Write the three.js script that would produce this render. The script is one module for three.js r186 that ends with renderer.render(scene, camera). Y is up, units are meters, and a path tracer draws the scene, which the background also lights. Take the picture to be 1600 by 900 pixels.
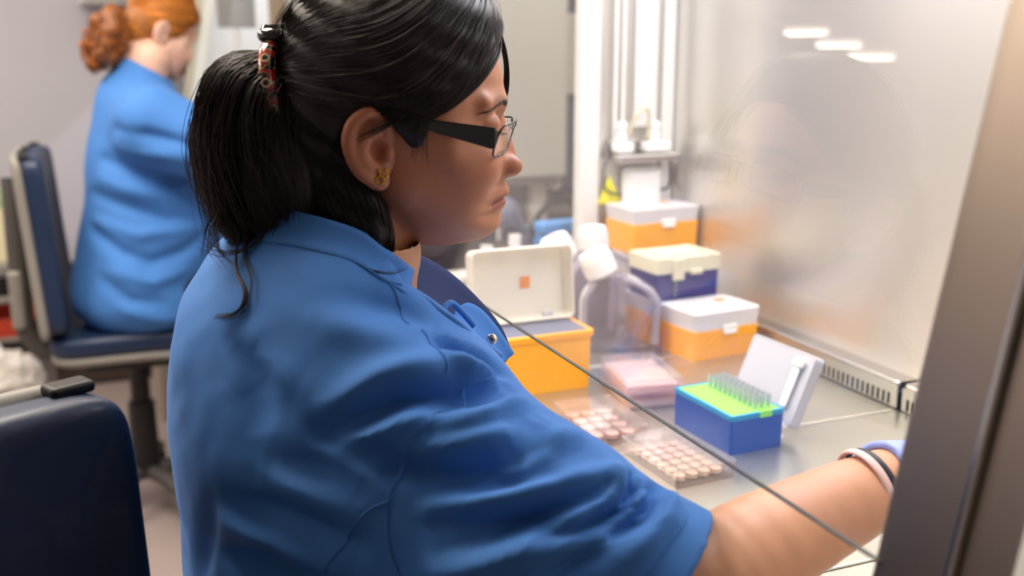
import * as THREE from 'three';
import { RoundedBoxGeometry } from 'three/addons/geometries/RoundedBoxGeometry.js';
import { mergeGeometries } from 'three/addons/utils/BufferGeometryUtils.js';
import { RectAreaLightUniformsLib } from 'three/addons/lights/RectAreaLightUniformsLib.js';

// ---------------------------------------------------------------- camera, light, exposure
RectAreaLightUniformsLib.init();
const scene = new THREE.Scene();
scene.background = new THREE.Color(0x000000);
const rad = THREE.MathUtils.degToRad;
const camera = new THREE.PerspectiveCamera(2 * THREE.MathUtils.radToDeg(Math.atan(450 / 1620)), 16 / 9, 0.05, 30);
camera.position.set(0, 1.3, 0);
camera.rotation.order = 'YXZ';
camera.rotation.set(rad(-13.2), rad(-22.1), 0);
camera.focus = 1.0;
camera.userData.fStop = 3.4;
const renderer = new THREE.WebGLRenderer({ antialias: true });
renderer.toneMapping = THREE.LinearToneMapping;
renderer.toneMappingExposure = 1.0;
renderer.shadowMap.enabled = true;
const LIGHT = { ceiling: 17, cabinet: 31, second: 20, warm: 0xfff1e0, cool: 0xf4f6ff };

// ---------------------------------------------------------------- helpers
let seed = 7;
const rnd = () => { seed = (seed + 0x6D2B79F5) | 0; let t = Math.imul(seed ^ (seed >>> 15), 1 | seed); t = (t + Math.imul(t ^ (t >>> 7), 61 | t)) ^ t; return ((t ^ (t >>> 14)) >>> 0) / 4294967296; };
const rr = (a, b) => a + (b - a) * rnd();
const clamp = (x, a, b) => Math.min(b, Math.max(a, x));
const mix = (a, b, t) => a + (b - a) * t;
const sstep = (a, b, x) => { const t = clamp((x - a) / (b - a), 0, 1); return t * t * (3 - 2 * t); };
const V = (x, y, z) => new THREE.Vector3(x, y, z);
const used = {};
function numbered(name) { const n = used[name] = (used[name] || 0) + 1; return n === 1 ? name : `${name}_${String(n - 1).padStart(3, '0')}`; }
function shade(o) { o.castShadow = o.receiveShadow = true; return o; }
function mesh(name, geo, mat, parent) { const m = shade(new THREE.Mesh(geo, mat)); m.name = parent === scene ? numbered(name) : name; (parent || scene).add(m); return m; }
function thing(name, label, category, pos = [0, 0, 0], turn = 0, group) {
  const o = new THREE.Group(); o.name = numbered(name); o.position.set(...pos); o.rotation.y = turn; scene.add(o);
  o.userData = { label, category }; if (group) o.userData.group = group; return o;
}
function tag(o, label, category, group) { o.userData.label = label; o.userData.category = category; if (group) o.userData.group = group; return o; }
function struct(name, geo, mat, pos = [0, 0, 0]) { const m = shade(new THREE.Mesh(geo, mat)); m.name = name; m.position.set(...pos); m.userData = { kind: 'structure' }; scene.add(m); return m; }
function dup(o, pos, turn, label) { const c = o.clone(); c.name = numbered(o.name.replace(/_\d{3}$/, '')); c.userData = { ...o.userData, label }; c.position.set(...pos); c.rotation.y = turn; scene.add(c); return c; }
// geometry in scene coordinates, put under a group that stands at pos
const own = (geo, parent) => { const p = parent.position; return geo.translate(-p.x, -p.y, -p.z); };
const rbox = (w, h, d, r = 0.003, s = 3) => new RoundedBoxGeometry(w, h, d, s, Math.min(r, w / 2.01, h / 2.01, d / 2.01));
const at = (g, x, y, z) => g.translate(x, y, z);
const merge = (l) => mergeGeometries(l.map((g) => { const q = g.index ? g.toNonIndexed() : g; for (const k of Object.keys(q.attributes)) if (!['position', 'normal', 'uv'].concat(l.every((a) => a.attributes.color) ? ['color'] : []).includes(k)) q.deleteAttribute(k); return q; }));
function tube(pts, r, seg = 24, sides = 8) { return new THREE.TubeGeometry(new THREE.CatmullRomCurve3(pts.map((p) => p.isVector3 ? p : V(...p))), seg, r, sides, false); }
function cyl(r0, r1, h, n = 28, open = false) { return new THREE.CylinderGeometry(r0, r1, h, n, 1, open); }
function rrect(w, h, r) { const s = new THREE.Shape(), x = w / 2, y = h / 2; s.moveTo(-x + r, -y); s.lineTo(x - r, -y); s.absarc(x - r, -y + r, r, -Math.PI / 2, 0); s.lineTo(x, y - r); s.absarc(x - r, y - r, r, 0, Math.PI / 2); s.lineTo(-x + r, y); s.absarc(-x + r, y - r, r, Math.PI / 2, Math.PI); s.lineTo(-x, -y + r); s.absarc(-x + r, -y + r, r, Math.PI, 1.5 * Math.PI); return s; }
// open-topped rounded tub w (x) h (y) d (z), base at y = 0; taper widens the top
function tub(w, h, d, t = 0.0018, r = 0.006, taper = 0) {
  const ring = rrect(w, d, r); ring.holes.push(rrect(w - 2 * t, d - 2 * t, Math.max(r - t, 0.001)));
  const wall = new THREE.ExtrudeGeometry(ring, { depth: h, bevelEnabled: true, bevelSize: 0.0004, bevelThickness: 0.0004, bevelSegments: 1, curveSegments: 5 }).rotateX(-Math.PI / 2);
  const floor = new THREE.ExtrudeGeometry(rrect(w - t, d - t, r), { depth: t, bevelEnabled: false, curveSegments: 5 }).rotateX(-Math.PI / 2);
  const g = merge([wall, floor]), p = g.attributes.position;
  if (taper) for (let i = 0; i < p.count; i++) { const k = 1 + taper * p.getY(i) / h; p.setX(i, p.getX(i) * k); p.setZ(i, p.getZ(i) * k); }
  g.computeVertexNormals(); return g;
}
const flip = (g) => g.rotateX(Math.PI);          // a tub turned over is a lid

// value noise
const hash3 = (x, y, z) => { let h = Math.imul(x, 374761393) + Math.imul(y, 668265263) + Math.imul(z, 2147483647 ^ 0x5bd1e995) | 0; h = Math.imul(h ^ (h >>> 13), 1274126177); return ((h ^ (h >>> 16)) >>> 0) / 4294967296; };
function noise(x, y, z) {
  const X = Math.floor(x), Y = Math.floor(y), Z = Math.floor(z); let a = x - X, b = y - Y, c = z - Z;
  a = a * a * (3 - 2 * a); b = b * b * (3 - 2 * b); c = c * c * (3 - 2 * c);
  const l = (i, j) => mix(hash3(X, Y + i, Z + j), hash3(X + 1, Y + i, Z + j), a);
  return mix(mix(l(0, 0), l(1, 0), b), mix(l(0, 1), l(1, 1), b), c) * 2 - 1;
}

// ---------------------------------------------------------------- signed distances and their mesher
const smin = (a, b, k) => { const h = Math.max(k - Math.abs(a - b), 0) / k; return Math.min(a, b) - h * h * k * 0.25; };
const smax = (a, b, k) => -smin(-a, -b, k);
function cap(a, b, ra, rb = ra) {
  const [ax, ay, az] = a, dx = b[0] - ax, dy = b[1] - ay, dz = b[2] - az, q = 1 / (dx * dx + dy * dy + dz * dz);
  return (x, y, z) => { const px = x - ax, py = y - ay, pz = z - az; let t = (px * dx + py * dy + pz * dz) * q; t = t < 0 ? 0 : t > 1 ? 1 : t; const ex = px - t * dx, ey = py - t * dy, ez = pz - t * dz; return Math.sqrt(ex * ex + ey * ey + ez * ez) - (ra + (rb - ra) * t); };
}
function ell(c, r) {
  const [cx, cy, cz] = c, [rx, ry, rz] = r;
  return (x, y, z) => { const a = (x - cx) / rx, b = (y - cy) / ry, d = (z - cz) / rz, k0 = Math.sqrt(a * a + b * b + d * d); const e = a / rx, f = b / ry, g = d / rz, k1 = Math.sqrt(e * e + f * f + g * g); return k1 < 1e-9 ? -Math.min(rx, ry, rz) : k0 * (k0 - 1) / k1; };
}
function blend(list, k) { return (x, y, z) => { let d = list[0](x, y, z); for (let i = 1; i < list.length; i++) d = smin(d, list[i](x, y, z), k); return d; }; }
function chain(pts, rs, k = 0.02) { const l = []; for (let i = 0; i + 1 < pts.length; i++) l.push(cap(pts[i], pts[i + 1], rs[i], rs[i + 1])); return l.length > 1 ? blend(l, k) : l[0]; }
// surface nets: one vertex per cell that the surface crosses, drawn onto the surface by two Newton steps
function skin(f, lo, hi, h, uvScale = 1) {
  const n = [0, 1, 2].map((i) => Math.ceil((hi[i] - lo[i]) / h) + 1), [nx, ny, nz] = n, v = new Float32Array(nx * ny * nz);
  const B = 4;
  for (let k0 = 0; k0 < nz; k0 += B) for (let j0 = 0; j0 < ny; j0 += B) for (let i0 = 0; i0 < nx; i0 += B) {
    const c = f(lo[0] + (i0 + 1.5) * h, lo[1] + (j0 + 1.5) * h, lo[2] + (k0 + 1.5) * h), far = Math.abs(c) > h * 9;
    for (let k = k0; k < Math.min(k0 + B, nz); k++) for (let j = j0; j < Math.min(j0 + B, ny); j++) for (let i = i0; i < Math.min(i0 + B, nx); i++)
      v[i + nx * (j + ny * k)] = far ? c : f(lo[0] + i * h, lo[1] + j * h, lo[2] + k * h);
  }
  const id = new Int32Array(nx * ny * nz).fill(-1), pos = [], off = [0, 1, nx, nx + 1, nx * ny, nx * ny + 1, nx * ny + nx, nx * ny + nx + 1];
  const E = [[0, 1], [2, 3], [4, 5], [6, 7], [0, 2], [1, 3], [4, 6], [5, 7], [0, 4], [1, 5], [2, 6], [3, 7]];
  for (let k = 0; k < nz - 1; k++) for (let j = 0; j < ny - 1; j++) for (let i = 0; i < nx - 1; i++) {
    const b = i + nx * (j + ny * k); let m = 0; for (let c = 0; c < 8; c++) if (v[b + off[c]] < 0) m |= 1 << c;
    if (m === 0 || m === 255) continue;
    let x = 0, y = 0, z = 0, cnt = 0;
    for (const [p, q] of E) { if (((m >> p) & 1) === ((m >> q) & 1)) continue; const a = v[b + off[p]], t = a / (a - v[b + off[q]]); x += (p & 1) + ((q & 1) - (p & 1)) * t; y += ((p >> 1) & 1) + (((q >> 1) & 1) - ((p >> 1) & 1)) * t; z += (p >> 2) + ((q >> 2) - (p >> 2)) * t; cnt++; }
    id[b] = pos.length / 3; pos.push(lo[0] + (i + x / cnt) * h, lo[1] + (j + y / cnt) * h, lo[2] + (k + z / cnt) * h);
  }
  const ix = [];
  const quad = (a, b, c, d, s) => { if (s) ix.push(a, b, c, a, c, d); else ix.push(a, c, b, a, d, c); };
  for (let k = 1; k < nz - 1; k++) for (let j = 1; j < ny - 1; j++) for (let i = 1; i < nx - 1; i++) {
    const b = i + nx * (j + ny * k), s = v[b] < 0;
    if (s !== (v[b + 1] < 0)) quad(id[b - nx - nx * ny], id[b - nx * ny], id[b], id[b - nx], s);
    if (s !== (v[b + nx] < 0)) quad(id[b - 1 - nx * ny], id[b - 1], id[b], id[b - nx * ny], s);
    if (s !== (v[b + nx * ny] < 0)) quad(id[b - 1 - nx], id[b - nx], id[b], id[b - 1], s);
  }
  const e = h * 0.25, nor = new Float32Array(pos.length), uv = new Float32Array(pos.length / 3 * 2);
  for (let i = 0; i < pos.length; i += 3) {
    let x = pos[i], y = pos[i + 1], z = pos[i + 2], gx, gy, gz, l;
    for (let it = 0; it < 2; it++) {
      const d = f(x, y, z); gx = f(x + e, y, z) - d; gy = f(x, y + e, z) - d; gz = f(x, y, z + e) - d; l = Math.hypot(gx, gy, gz) || 1;
      const s = clamp(d * e / l, -h * 0.5, h * 0.5) / l * (1); x -= gx * s; y -= gy * s; z -= gz * s;
    }
    gx = f(x + e, y, z) - f(x - e, y, z); gy = f(x, y + e, z) - f(x, y - e, z); gz = f(x, y, z + e) - f(x, y, z - e); l = Math.hypot(gx, gy, gz) || 1;
    pos[i] = x; pos[i + 1] = y; pos[i + 2] = z; nor[i] = gx / l; nor[i + 1] = gy / l; nor[i + 2] = gz / l;
    uv[i / 3 * 2] = (x + z) * uvScale; uv[i / 3 * 2 + 1] = y * uvScale;
  }
  const g = new THREE.BufferGeometry();
  g.setAttribute('position', new THREE.BufferAttribute(new Float32Array(pos), 3)); g.setAttribute('normal', new THREE.BufferAttribute(nor, 3)); g.setAttribute('uv', new THREE.BufferAttribute(uv, 2));
  g.setIndex(ix); return g;
}
function paint(g, fn) { const p = g.attributes.position, c = new Float32Array(p.count * 3), t = new THREE.Color(); for (let i = 0; i < p.count; i++) { fn(p.getX(i), p.getY(i), p.getZ(i), t); c[i * 3] = t.r; c[i * 3 + 1] = t.g; c[i * 3 + 2] = t.b; } g.setAttribute('color', new THREE.BufferAttribute(c, 3)); return g; }
// folds: ridges (height > 0) and creases (height < 0) along polylines in space, pushed along the normal
function fold(g, list) {
  const p = g.attributes.position, n = g.attributes.normal, segs = [];
  for (const [h, w, ...pts] of list) for (let i = 0; i + 1 < pts.length; i++) segs.push([h, w, pts[i], pts[i + 1], i, pts.length - 1, list.indexOf(list.find((q) => q[2] === pts[0]))]);
  const by = new Map(); for (const s of segs) { if (!by.has(s[6])) by.set(s[6], []); by.get(s[6]).push(s); }
  for (let i = 0; i < p.count; i++) {
    const x = p.getX(i), y = p.getY(i), z = p.getZ(i); let sum = 0;
    for (const ss of by.values()) {
      let best = 1e9, along = 0; const [h, w] = ss[0];
      for (const [, , a, b, k, m] of ss) { const dx = b[0] - a[0], dy = b[1] - a[1], dz = b[2] - a[2]; let t = ((x - a[0]) * dx + (y - a[1]) * dy + (z - a[2]) * dz) / (dx * dx + dy * dy + dz * dz); t = clamp(t, 0, 1); const d = Math.hypot(x - a[0] - t * dx, y - a[1] - t * dy, z - a[2] - t * dz); if (d < best) { best = d; along = (k + t) / m; } }
      if (best < 3 * w) sum += h * Math.exp(-best * best / (w * w)) * Math.pow(Math.sin(Math.PI * clamp(0.08 + along * 0.84, 0, 1)), 0.6);
    }
    p.setXYZ(i, x + n.getX(i) * sum, y + n.getY(i) * sum, z + n.getZ(i) * sum);
  }
  g.computeVertexNormals(); return g;
}

// ---------------------------------------------------------------- textures and materials
function dataTex(w, h, fn, srgb, rep) {
  const d = new Uint8Array(w * h * 4);
  for (let y = 0; y < h; y++) for (let x = 0; x < w; x++) { const c = fn(x, y), i = (y * w + x) * 4; d[i] = clamp(c[0], 0, 255); d[i + 1] = clamp(c[1], 0, 255); d[i + 2] = clamp(c[2], 0, 255); d[i + 3] = 255; }
  const t = new THREE.DataTexture(d, w, h); t.wrapS = t.wrapT = THREE.RepeatWrapping; t.magFilter = THREE.LinearFilter; t.minFilter = THREE.LinearFilter; if (srgb) t.colorSpace = THREE.SRGBColorSpace; if (rep) t.repeat.set(...rep); t.needsUpdate = true; return t;
}
const weave = dataTex(128, 128, (x, y) => { const v = 128 + 60 * Math.sin(x * Math.PI / 4) * Math.sin(y * Math.PI / 4) + 30 * (hash3(x, y, 3) - 0.5); return [v, v, v]; }, false, [40, 40]);
const streak = dataTex(512, 64, (x, y) => { const v = 128 + 90 * (hash3(x, 0, 1) - 0.5) + 60 * (hash3(x >> 2, 0, 2) - 0.5) + 20 * (hash3(x, y >> 3, 5) - 0.5); return [v, v, v]; }, false);
const grain = dataTex(256, 256, (x, y) => { const v = 128 + 50 * noise(x / 9, y / 9, 0.5) + 40 * noise(x / 3, y / 3, 4.5) + 30 * (hash3(x, y, 9) - 0.5); return [v, v, v]; }, false);
const rep = (t, a, b) => { const c = t.clone(); c.repeat.set(a, b); c.needsUpdate = true; return c; };
const std = (c, rough = 0.6, o = {}) => new THREE.MeshStandardMaterial({ color: c, roughness: rough, ...o });
const phy = (c, rough, o) => new THREE.MeshPhysicalMaterial({ color: c, roughness: rough, ...o });
const M = {
  wall: std(0xc4c3ce, 0.85, { bumpMap: rep(grain, 3, 3), bumpScale: 0.0006 }),
  wallRight: std(0xc4c4bc, 0.85),
  ceiling: std(0xdcdad4, 0.9, { bumpMap: rep(grain, 8, 8), bumpScale: 0.001 }),
  floor: std(0x9d8f8c, 0.55, { bumpMap: rep(grain, 12, 12), bumpScale: 0.0003 }),
  steel: phy(0xc9c5bf, 0.3, { metalness: 1, bumpMap: rep(streak, 1, 1), bumpScale: 0.00002 }),
  steelWall: phy(0xdbd6cf, 0.34, { metalness: 0.82, anisotropy: 0.7, anisotropyRotation: Math.PI / 2, bumpMap: rep(streak, 1.6, 1), bumpScale: 0.00004 }),
  steelTray: phy(0xc3c1b7, 0.28, { metalness: 0.85, bumpMap: rep(grain, 4, 4), bumpScale: 0.00003 }),
  steelDark: phy(0xa4968a, 0.38, { metalness: 1, bumpMap: rep(streak, 3, 1), bumpScale: 0.00003 }),
  steelSmooth: std(0xcac6c0, 0.18, { metalness: 1 }),
  enamel: std(0xe7e5e0, 0.4),
  enamelGreen: std(0xd8dcd6, 0.5),
  dark: std(0x080706, 0.9),
  black: std(0x0b0b0c, 0.45),
  blackGloss: phy(0x060607, 0.12, { clearcoat: 1, clearcoatRoughness: 0.05 }),
  glass: phy(0xffffff, 0.0, { transmission: 1, thickness: 0, ior: 1.5 }),
  flask: phy(0xe4e1e8, 0.08, { transmission: 0.95, thickness: 0, ior: 1.5 }),
  clear: phy(0xfbf8f8, 0.06, { transmission: 0.96, thickness: 0, ior: 1.5 }),
  frost: phy(0xf8f6f8, 0.4, { transmission: 0.5, thickness: 0, ior: 1.45 }),
  creamFrost: phy(0xf8f3e6, 0.5, { transmission: 0.35, thickness: 0, ior: 1.45 }),
  frostWhite: phy(0xd6d4d8, 0.5, { transmission: 0.28, thickness: 0, ior: 1.45 }),
  orange: phy(0xffac18, 0.32, { clearcoat: 0.3 }),
  orangeLight: phy(0xffb020, 0.34, { clearcoat: 0.3 }),
  orangeInk: std(0xf08a2a, 0.5),
  blue: phy(0x063f9e, 0.3, { clearcoat: 0.3 }),
  green: std(0x8fe04e, 0.45),
  teal: phy(0x0a8cbc, 0.3, { clearcoat: 0.3 }),
  violet: phy(0x2b2672, 0.3, { clearcoat: 0.3 }),
  ivory: phy(0xe2dcc2, 0.45, { transmission: 0.15, thickness: 0 }),
  greyInsert: std(0x6a6d80, 0.55),
  white: std(0xf2f1ee, 0.4),
  cap: phy(0xf6f4f2, 0.35, {}),
  pinkFluid: phy(0xfcded2, 0.15, { transmission: 0.15, thickness: 0 }),
  peachFluid: phy(0xf8e2c2, 0.15, { transmission: 0.15, thickness: 0 }),
  pinkHaze: phy(0xf8e2de, 0.25, { transmission: 0.35, thickness: 0 }),
  rim: std(0x2a2a2d, 0.3, { metalness: 0.9 }),
  pinkClear: phy(0xfff9f8, 0.08, { transmission: 0.9, thickness: 0, ior: 1.5 }),
  yellow: std(0xf4ea1c, 0.45),
  cloth: phy(0x3d77c0, 0.82, { sheen: 0.25, sheenRoughness: 0.5, sheenColor: new THREE.Color(0x9ec4ff), bumpMap: weave, bumpScale: 0.00012 }),
  clothShaded: phy(0x172a58, 0.85, { bumpMap: weave, bumpScale: 0.00012 }),  // tunic cloth again, with the shade inside the collar put into its colour
  clothDark: std(0x101c3a, 0.9),
  skin: phy(0xffffff, 0.48, { vertexColors: true, sheen: 0.2, sheenRoughness: 0.6, sheenColor: new THREE.Color(0xffc8a8), bumpMap: rep(grain, 9, 9), bumpScale: 0.00012 }),
  hair: phy(0xffffff, 0.46, { specularIntensity: 0.9, vertexColors: true }),
  hairRed: phy(0xffffff, 0.5, { vertexColors: true, sheen: 0.15, sheenRoughness: 0.4, sheenColor: new THREE.Color(0xe0a55a) }),
  gold: std(0xd9a53a, 0.22, { metalness: 1 }),
  gunmetal: std(0x55565a, 0.25, { metalness: 1 }),
  glove: phy(0x98a8ee, 0.5, { sheen: 0.2 }),
  pinkBand: std(0xe8c2b8, 0.5),
  navyPad: phy(0x0f2748, 0.5, { clearcoat: 0.1, bumpMap: rep(grain, 6, 6), bumpScale: 0.0002 }),
  navyDark: phy(0x0b1c38, 0.55, { bumpMap: rep(grain, 6, 6), bumpScale: 0.0002 }),
  greyShell: std(0x8b8881, 0.5),
  greyDark: std(0x4b4846, 0.55),
  trouser: std(0x1b2030, 0.85),
  shoe: std(0xd8d4cc, 0.6),
  cream: std(0xd8cfae, 0.6),
  red: std(0xb5371d, 0.5),
  card: std(0xa08a6c, 0.85),
  bin: std(0x9d9084, 0.6),
};

// ---------------------------------------------------------------- the room
const RX0 = -3.2, RX1 = 2.2, RZ0 = -4.75, RZ1 = 2.4, RH = 2.42;
struct('floor', new THREE.BoxGeometry(RX1 - RX0, 0.1, RZ1 - RZ0), M.floor, [(RX0 + RX1) / 2, -0.05, (RZ0 + RZ1) / 2]);
struct('ceiling', new THREE.BoxGeometry(RX1 - RX0 + 0.2, 0.1, RZ1 - RZ0 + 0.2), M.ceiling, [(RX0 + RX1) / 2, RH + 0.05, (RZ0 + RZ1) / 2]);
struct('wall_back', new THREE.BoxGeometry(RX1 - RX0 + 0.2, RH, 0.1), M.wall, [(RX0 + RX1) / 2, RH / 2, RZ0 - 0.05]);
struct('wall_front', new THREE.BoxGeometry(RX1 - RX0 + 0.2, RH, 0.1), M.wall, [(RX0 + RX1) / 2, RH / 2, RZ1 + 0.05]);
struct('wall_left', new THREE.BoxGeometry(0.1, RH, RZ1 - RZ0), M.wall, [RX0 - 0.05, RH / 2, (RZ0 + RZ1) / 2]);
struct('wall_right', new THREE.BoxGeometry(0.1, RH, RZ1 - RZ0), M.wallRight, [RX1 + 0.05, RH / 2, (RZ0 + RZ1) / 2]);
struct('baseboard_back', new THREE.BoxGeometry(RX1 - RX0, 0.1, 0.015), M.greyDark, [(RX0 + RX1) / 2, 0.05, RZ0 + 0.0075]);

function areaLight(x, y, z, w, d, color, power) {
  const l = new THREE.RectAreaLight(color, power, w, d); l.position.set(x, y, z); l.rotation.x = -Math.PI / 2; scene.add(l); return l;
}
function ceilingLight(x, z, w, d, power, label) {
  const t = thing('ceiling_light', label, 'light', [x, RH - 0.03, z], 0);
  mesh('frame', merge([at(rbox(w + 0.05, 0.03, 0.025, 0.004), 0, 0.015, d / 2 + 0.0125), at(rbox(w + 0.05, 0.03, 0.025, 0.004), 0, 0.015, -d / 2 - 0.0125), at(rbox(0.025, 0.03, d, 0.004), w / 2 + 0.0125, 0.015, 0), at(rbox(0.025, 0.03, d, 0.004), -w / 2 - 0.0125, 0.015, 0)]), M.enamel, t);
  mesh('diffuser', at(new THREE.BoxGeometry(w, 0.01, d), 0, 0.012, 0), std(0xffffff, 0.6, { emissive: LIGHT.warm, emissiveIntensity: 4 }), t);
  areaLight(x, RH - 0.035, z, w, d, LIGHT.warm, power);
}
ceilingLight(-0.2, -1.75, 0.6, 1.2, LIGHT.ceiling, 'long ceiling light panel above the aisle behind the front seated woman');
ceilingLight(-1.0, -3.2, 0.6, 1.2, LIGHT.ceiling * 0.62, 'long ceiling light panel above the red-haired woman at the far workplace');
ceilingLight(0.95, -2.4, 1.2, 0.3, LIGHT.ceiling * 0.9, 'added unseen light panel above the gap between the two cabinets');  // added lamp, brightens the near side of the second cabinet
{ // three-tube fitting far left
  const t = thing('ceiling_light', 'ceiling light with three short tubes in the far left corner of the room', 'light', [-2.36, RH - 0.03, -4.36], 0);
  mesh('housing', at(rbox(0.6, 0.02, 0.5, 0.004), 0, 0.02, 0), M.enamel, t);
  for (const x of [-0.17, 0, 0.17]) { mesh('tube', at(rbox(0.03, 0.02, 0.32, 0.008), x, 0.002, -x * 0.35), std(0xffffff, 0.6, { emissive: LIGHT.warm, emissiveIntensity: 4 }), t); areaLight(-2.36 + x, RH - 0.042, -4.36 - x * 0.35, 0.03, 0.32, LIGHT.warm, LIGHT.ceiling * 1.1); }
}
ceilingLight(-2.0, -2.2, 0.6, 1.2, LIGHT.ceiling * 0.6, 'long ceiling light panel above the left side of the room');

// ---------------------------------------------------------------- the near safety cabinet
const FX = (y) => 0.437 + 0.1835 * (y - 0.985), TILT = Math.atan(0.1835), ZN = -0.42, ZF = -1.83, XB = 1.09, WY = 0.785;
const cab = thing('safety_cabinet', 'stainless steel safety cabinet with slanted glass sash that the dark-haired woman works in', 'cabinet', [0.78, 0, -1.1]);
const cabPart = (n, g, m) => mesh(n, own(g, cab), m, cab);
// slanted bar in the plane of the sash, from height y0 to y1, z0 to z1, standing out by t
function slantBar(y0, y1, z0, z1, t, dx = 0, r = 0.003) { const L = (y1 - y0) / Math.cos(TILT), g = rbox(t, L, Math.abs(z1 - z0), r); g.rotateZ(-TILT); const yc = (y0 + y1) / 2; return at(g, FX(yc) + dx, yc, (z0 + z1) / 2); }
cabPart('underpan', at(rbox(0.76, 0.075, 1.52, 0.01), 0.77, 0.735, -1.115), M.enamel);
for (const [x, z] of [[0.5, -0.45], [1.08, -0.45], [0.5, -1.78], [1.08, -1.78]]) cabPart('leg', merge([at(rbox(0.06, 0.68, 0.06, 0.006), x, 0.36, z), at(cyl(0.025, 0.03, 0.02), x, 0.01, z)]), M.enamel);
for (const [z0, z1] of [[-0.425, -0.7605], [-0.7635, -1.1085], [-1.1115, -1.4585], [-1.4615, -1.825]]) cabPart('work_tray', at(rbox(0.5, 0.012, z0 - z1, 0.0025), 0.801, WY - 0.006, (z0 + z1) / 2), M.steelTray);
cabPart('front_grille', at(rbox(0.1, 0.01, 1.4, 0.003), 0.495, WY - 0.004, -1.125), M.steelTray);
cabPart('rear_panel', at(new THREE.BoxGeometry(0.02, 1.0, 1.44), XB + 0.01, 1.28, -1.125), M.steelWall);
for (const [z0, z1] of [[-0.43, -1.103], [-1.113, -1.825]]) {
  const s = new THREE.Shape(); s.moveTo(z1, 0); s.lineTo(z0, 0); s.lineTo(z0, 0.034); s.lineTo(z1, 0.034); s.closePath();
  for (let z = z1 + 0.012; z < z0 - 0.01; z += 0.0112) { const h = new THREE.Path(); h.moveTo(z - 0.0028, 0.0025); h.lineTo(z + 0.0028, 0.0025); h.lineTo(z + 0.0028, 0.02); h.lineTo(z - 0.0028, 0.02); h.closePath(); s.holes.push(h); }
  const g = new THREE.ExtrudeGeometry(s, { depth: 0.0015, bevelEnabled: false }).rotateY(-Math.PI / 2);
  cabPart('rear_grille', at(g, 1.056, WY, 0), M.steelTray);
  const rim = new THREE.CapsuleGeometry(0.0055, z0 - z1 - 0.012, 4, 10).rotateX(Math.PI / 2);
  cabPart('rear_grille_rim', merge([at(rim, 1.06, WY + 0.036, (z0 + z1) / 2), at(new THREE.BoxGeometry(0.03, 0.003, z0 - z1), 1.075, WY + 0.0385, (z0 + z1) / 2)]), M.steelSmooth);
}
cabPart('grille_shade', at(new THREE.BoxGeometry(0.006, 0.026, 1.4), 1.063, WY + 0.009, -1.128), M.dark);  // black strip that paints the shade of the hollow behind the slots
// far side: sill, window, frame post, steel panel
cabPart('far_side_sill', at(rbox(0.44, 0.09, 0.02, 0.003), 0.67, WY + 0.03, ZF - 0.01), M.steelSmooth);
cabPart('far_side_window', at(new THREE.BoxGeometry(0.42, 0.83, 0.006), 0.675, 1.275, ZF - 0.01), M.glass);
cabPart('far_side_post', at(rbox(0.043, 1.0, 0.03, 0.004), 0.9045, 1.28, ZF - 0.008), M.enamel);
cabPart('far_side_panel', at(new THREE.BoxGeometry(0.165, 1.0, 0.012), 1.0075, 1.28, ZF - 0.008), M.steelWall);
cabPart('corner_strip', at(rbox(0.026, 0.96, 0.012, 0.004), 1.076, 1.3, ZF + 0.004), M.enamel);
cabPart('service_panel', at(rbox(0.05, 0.6, 0.01, 0.004), 1.025, 1.44, ZF + 0.004), M.enamel);
for (const x of [0.955, 0.972]) cabPart('service_pipe', tube([[x, 1.11, ZF + 0.012], [x, 1.4, ZF + 0.012], [x, 1.74, ZF + 0.012]], 0.0045, 8, 8), M.enamel);
const bracket = cabPart('service_shelf', merge([at(rbox(0.135, 0.014, 0.06, 0.004), 1.01, 1.086, ZF + 0.03), at(rbox(0.135, 0.04, 0.006, 0.002), 1.01, 1.1, ZF + 0.004)]), M.steelSmooth);
for (const [x, w] of [[0.962, 0.036], [1.035, 0.055]]) {
  const tap = mesh('valve', own(merge([at(rbox(w, 0.02, 0.034, 0.006), x, 1.105, ZF + 0.034), at(cyl(0.009, 0.011, 0.03, 16), x, 1.128, ZF + 0.03), at(new THREE.SphereGeometry(0.011, 14, 10), x, 1.145, ZF + 0.03)]), cab), M.white, bracket);
}
mesh('hose', own(tube([[0.975, 1.13, ZF + 0.035], [0.985, 1.17, ZF + 0.045], [1.01, 1.18, ZF + 0.04], [1.022, 1.15, ZF + 0.03], [1.02, 1.12, ZF + 0.03]], 0.0035, 24, 7), cab), M.cream, bracket);
cabPart('cable', tube([[0.945, 1.1, ZF + 0.02], [0.932, 1.06, ZF + 0.012], [0.94, 1.02, ZF + 0.012], [0.972, 1.01, ZF + 0.014]], 0.0022, 20, 6), M.greyDark);
cabPart('cable', tube([[1.07, 1.1, ZF + 0.02], [1.083, 1.06, ZF + 0.014], [1.078, 1.02, ZF + 0.014], [1.058, 1.015, ZF + 0.014]], 0.0022, 20, 6), M.greyDark);
const outlet = cabPart('outlet_cover', at(rbox(0.086, 0.08, 0.026, 0.012, 5), 1.016, 1.025, ZF + 0.013), M.white);
mesh('outlet_flap', own(at(rbox(0.07, 0.064, 0.006, 0.003), 1.016, 1.024, ZF + 0.0275), cab), M.cap, outlet);
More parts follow.
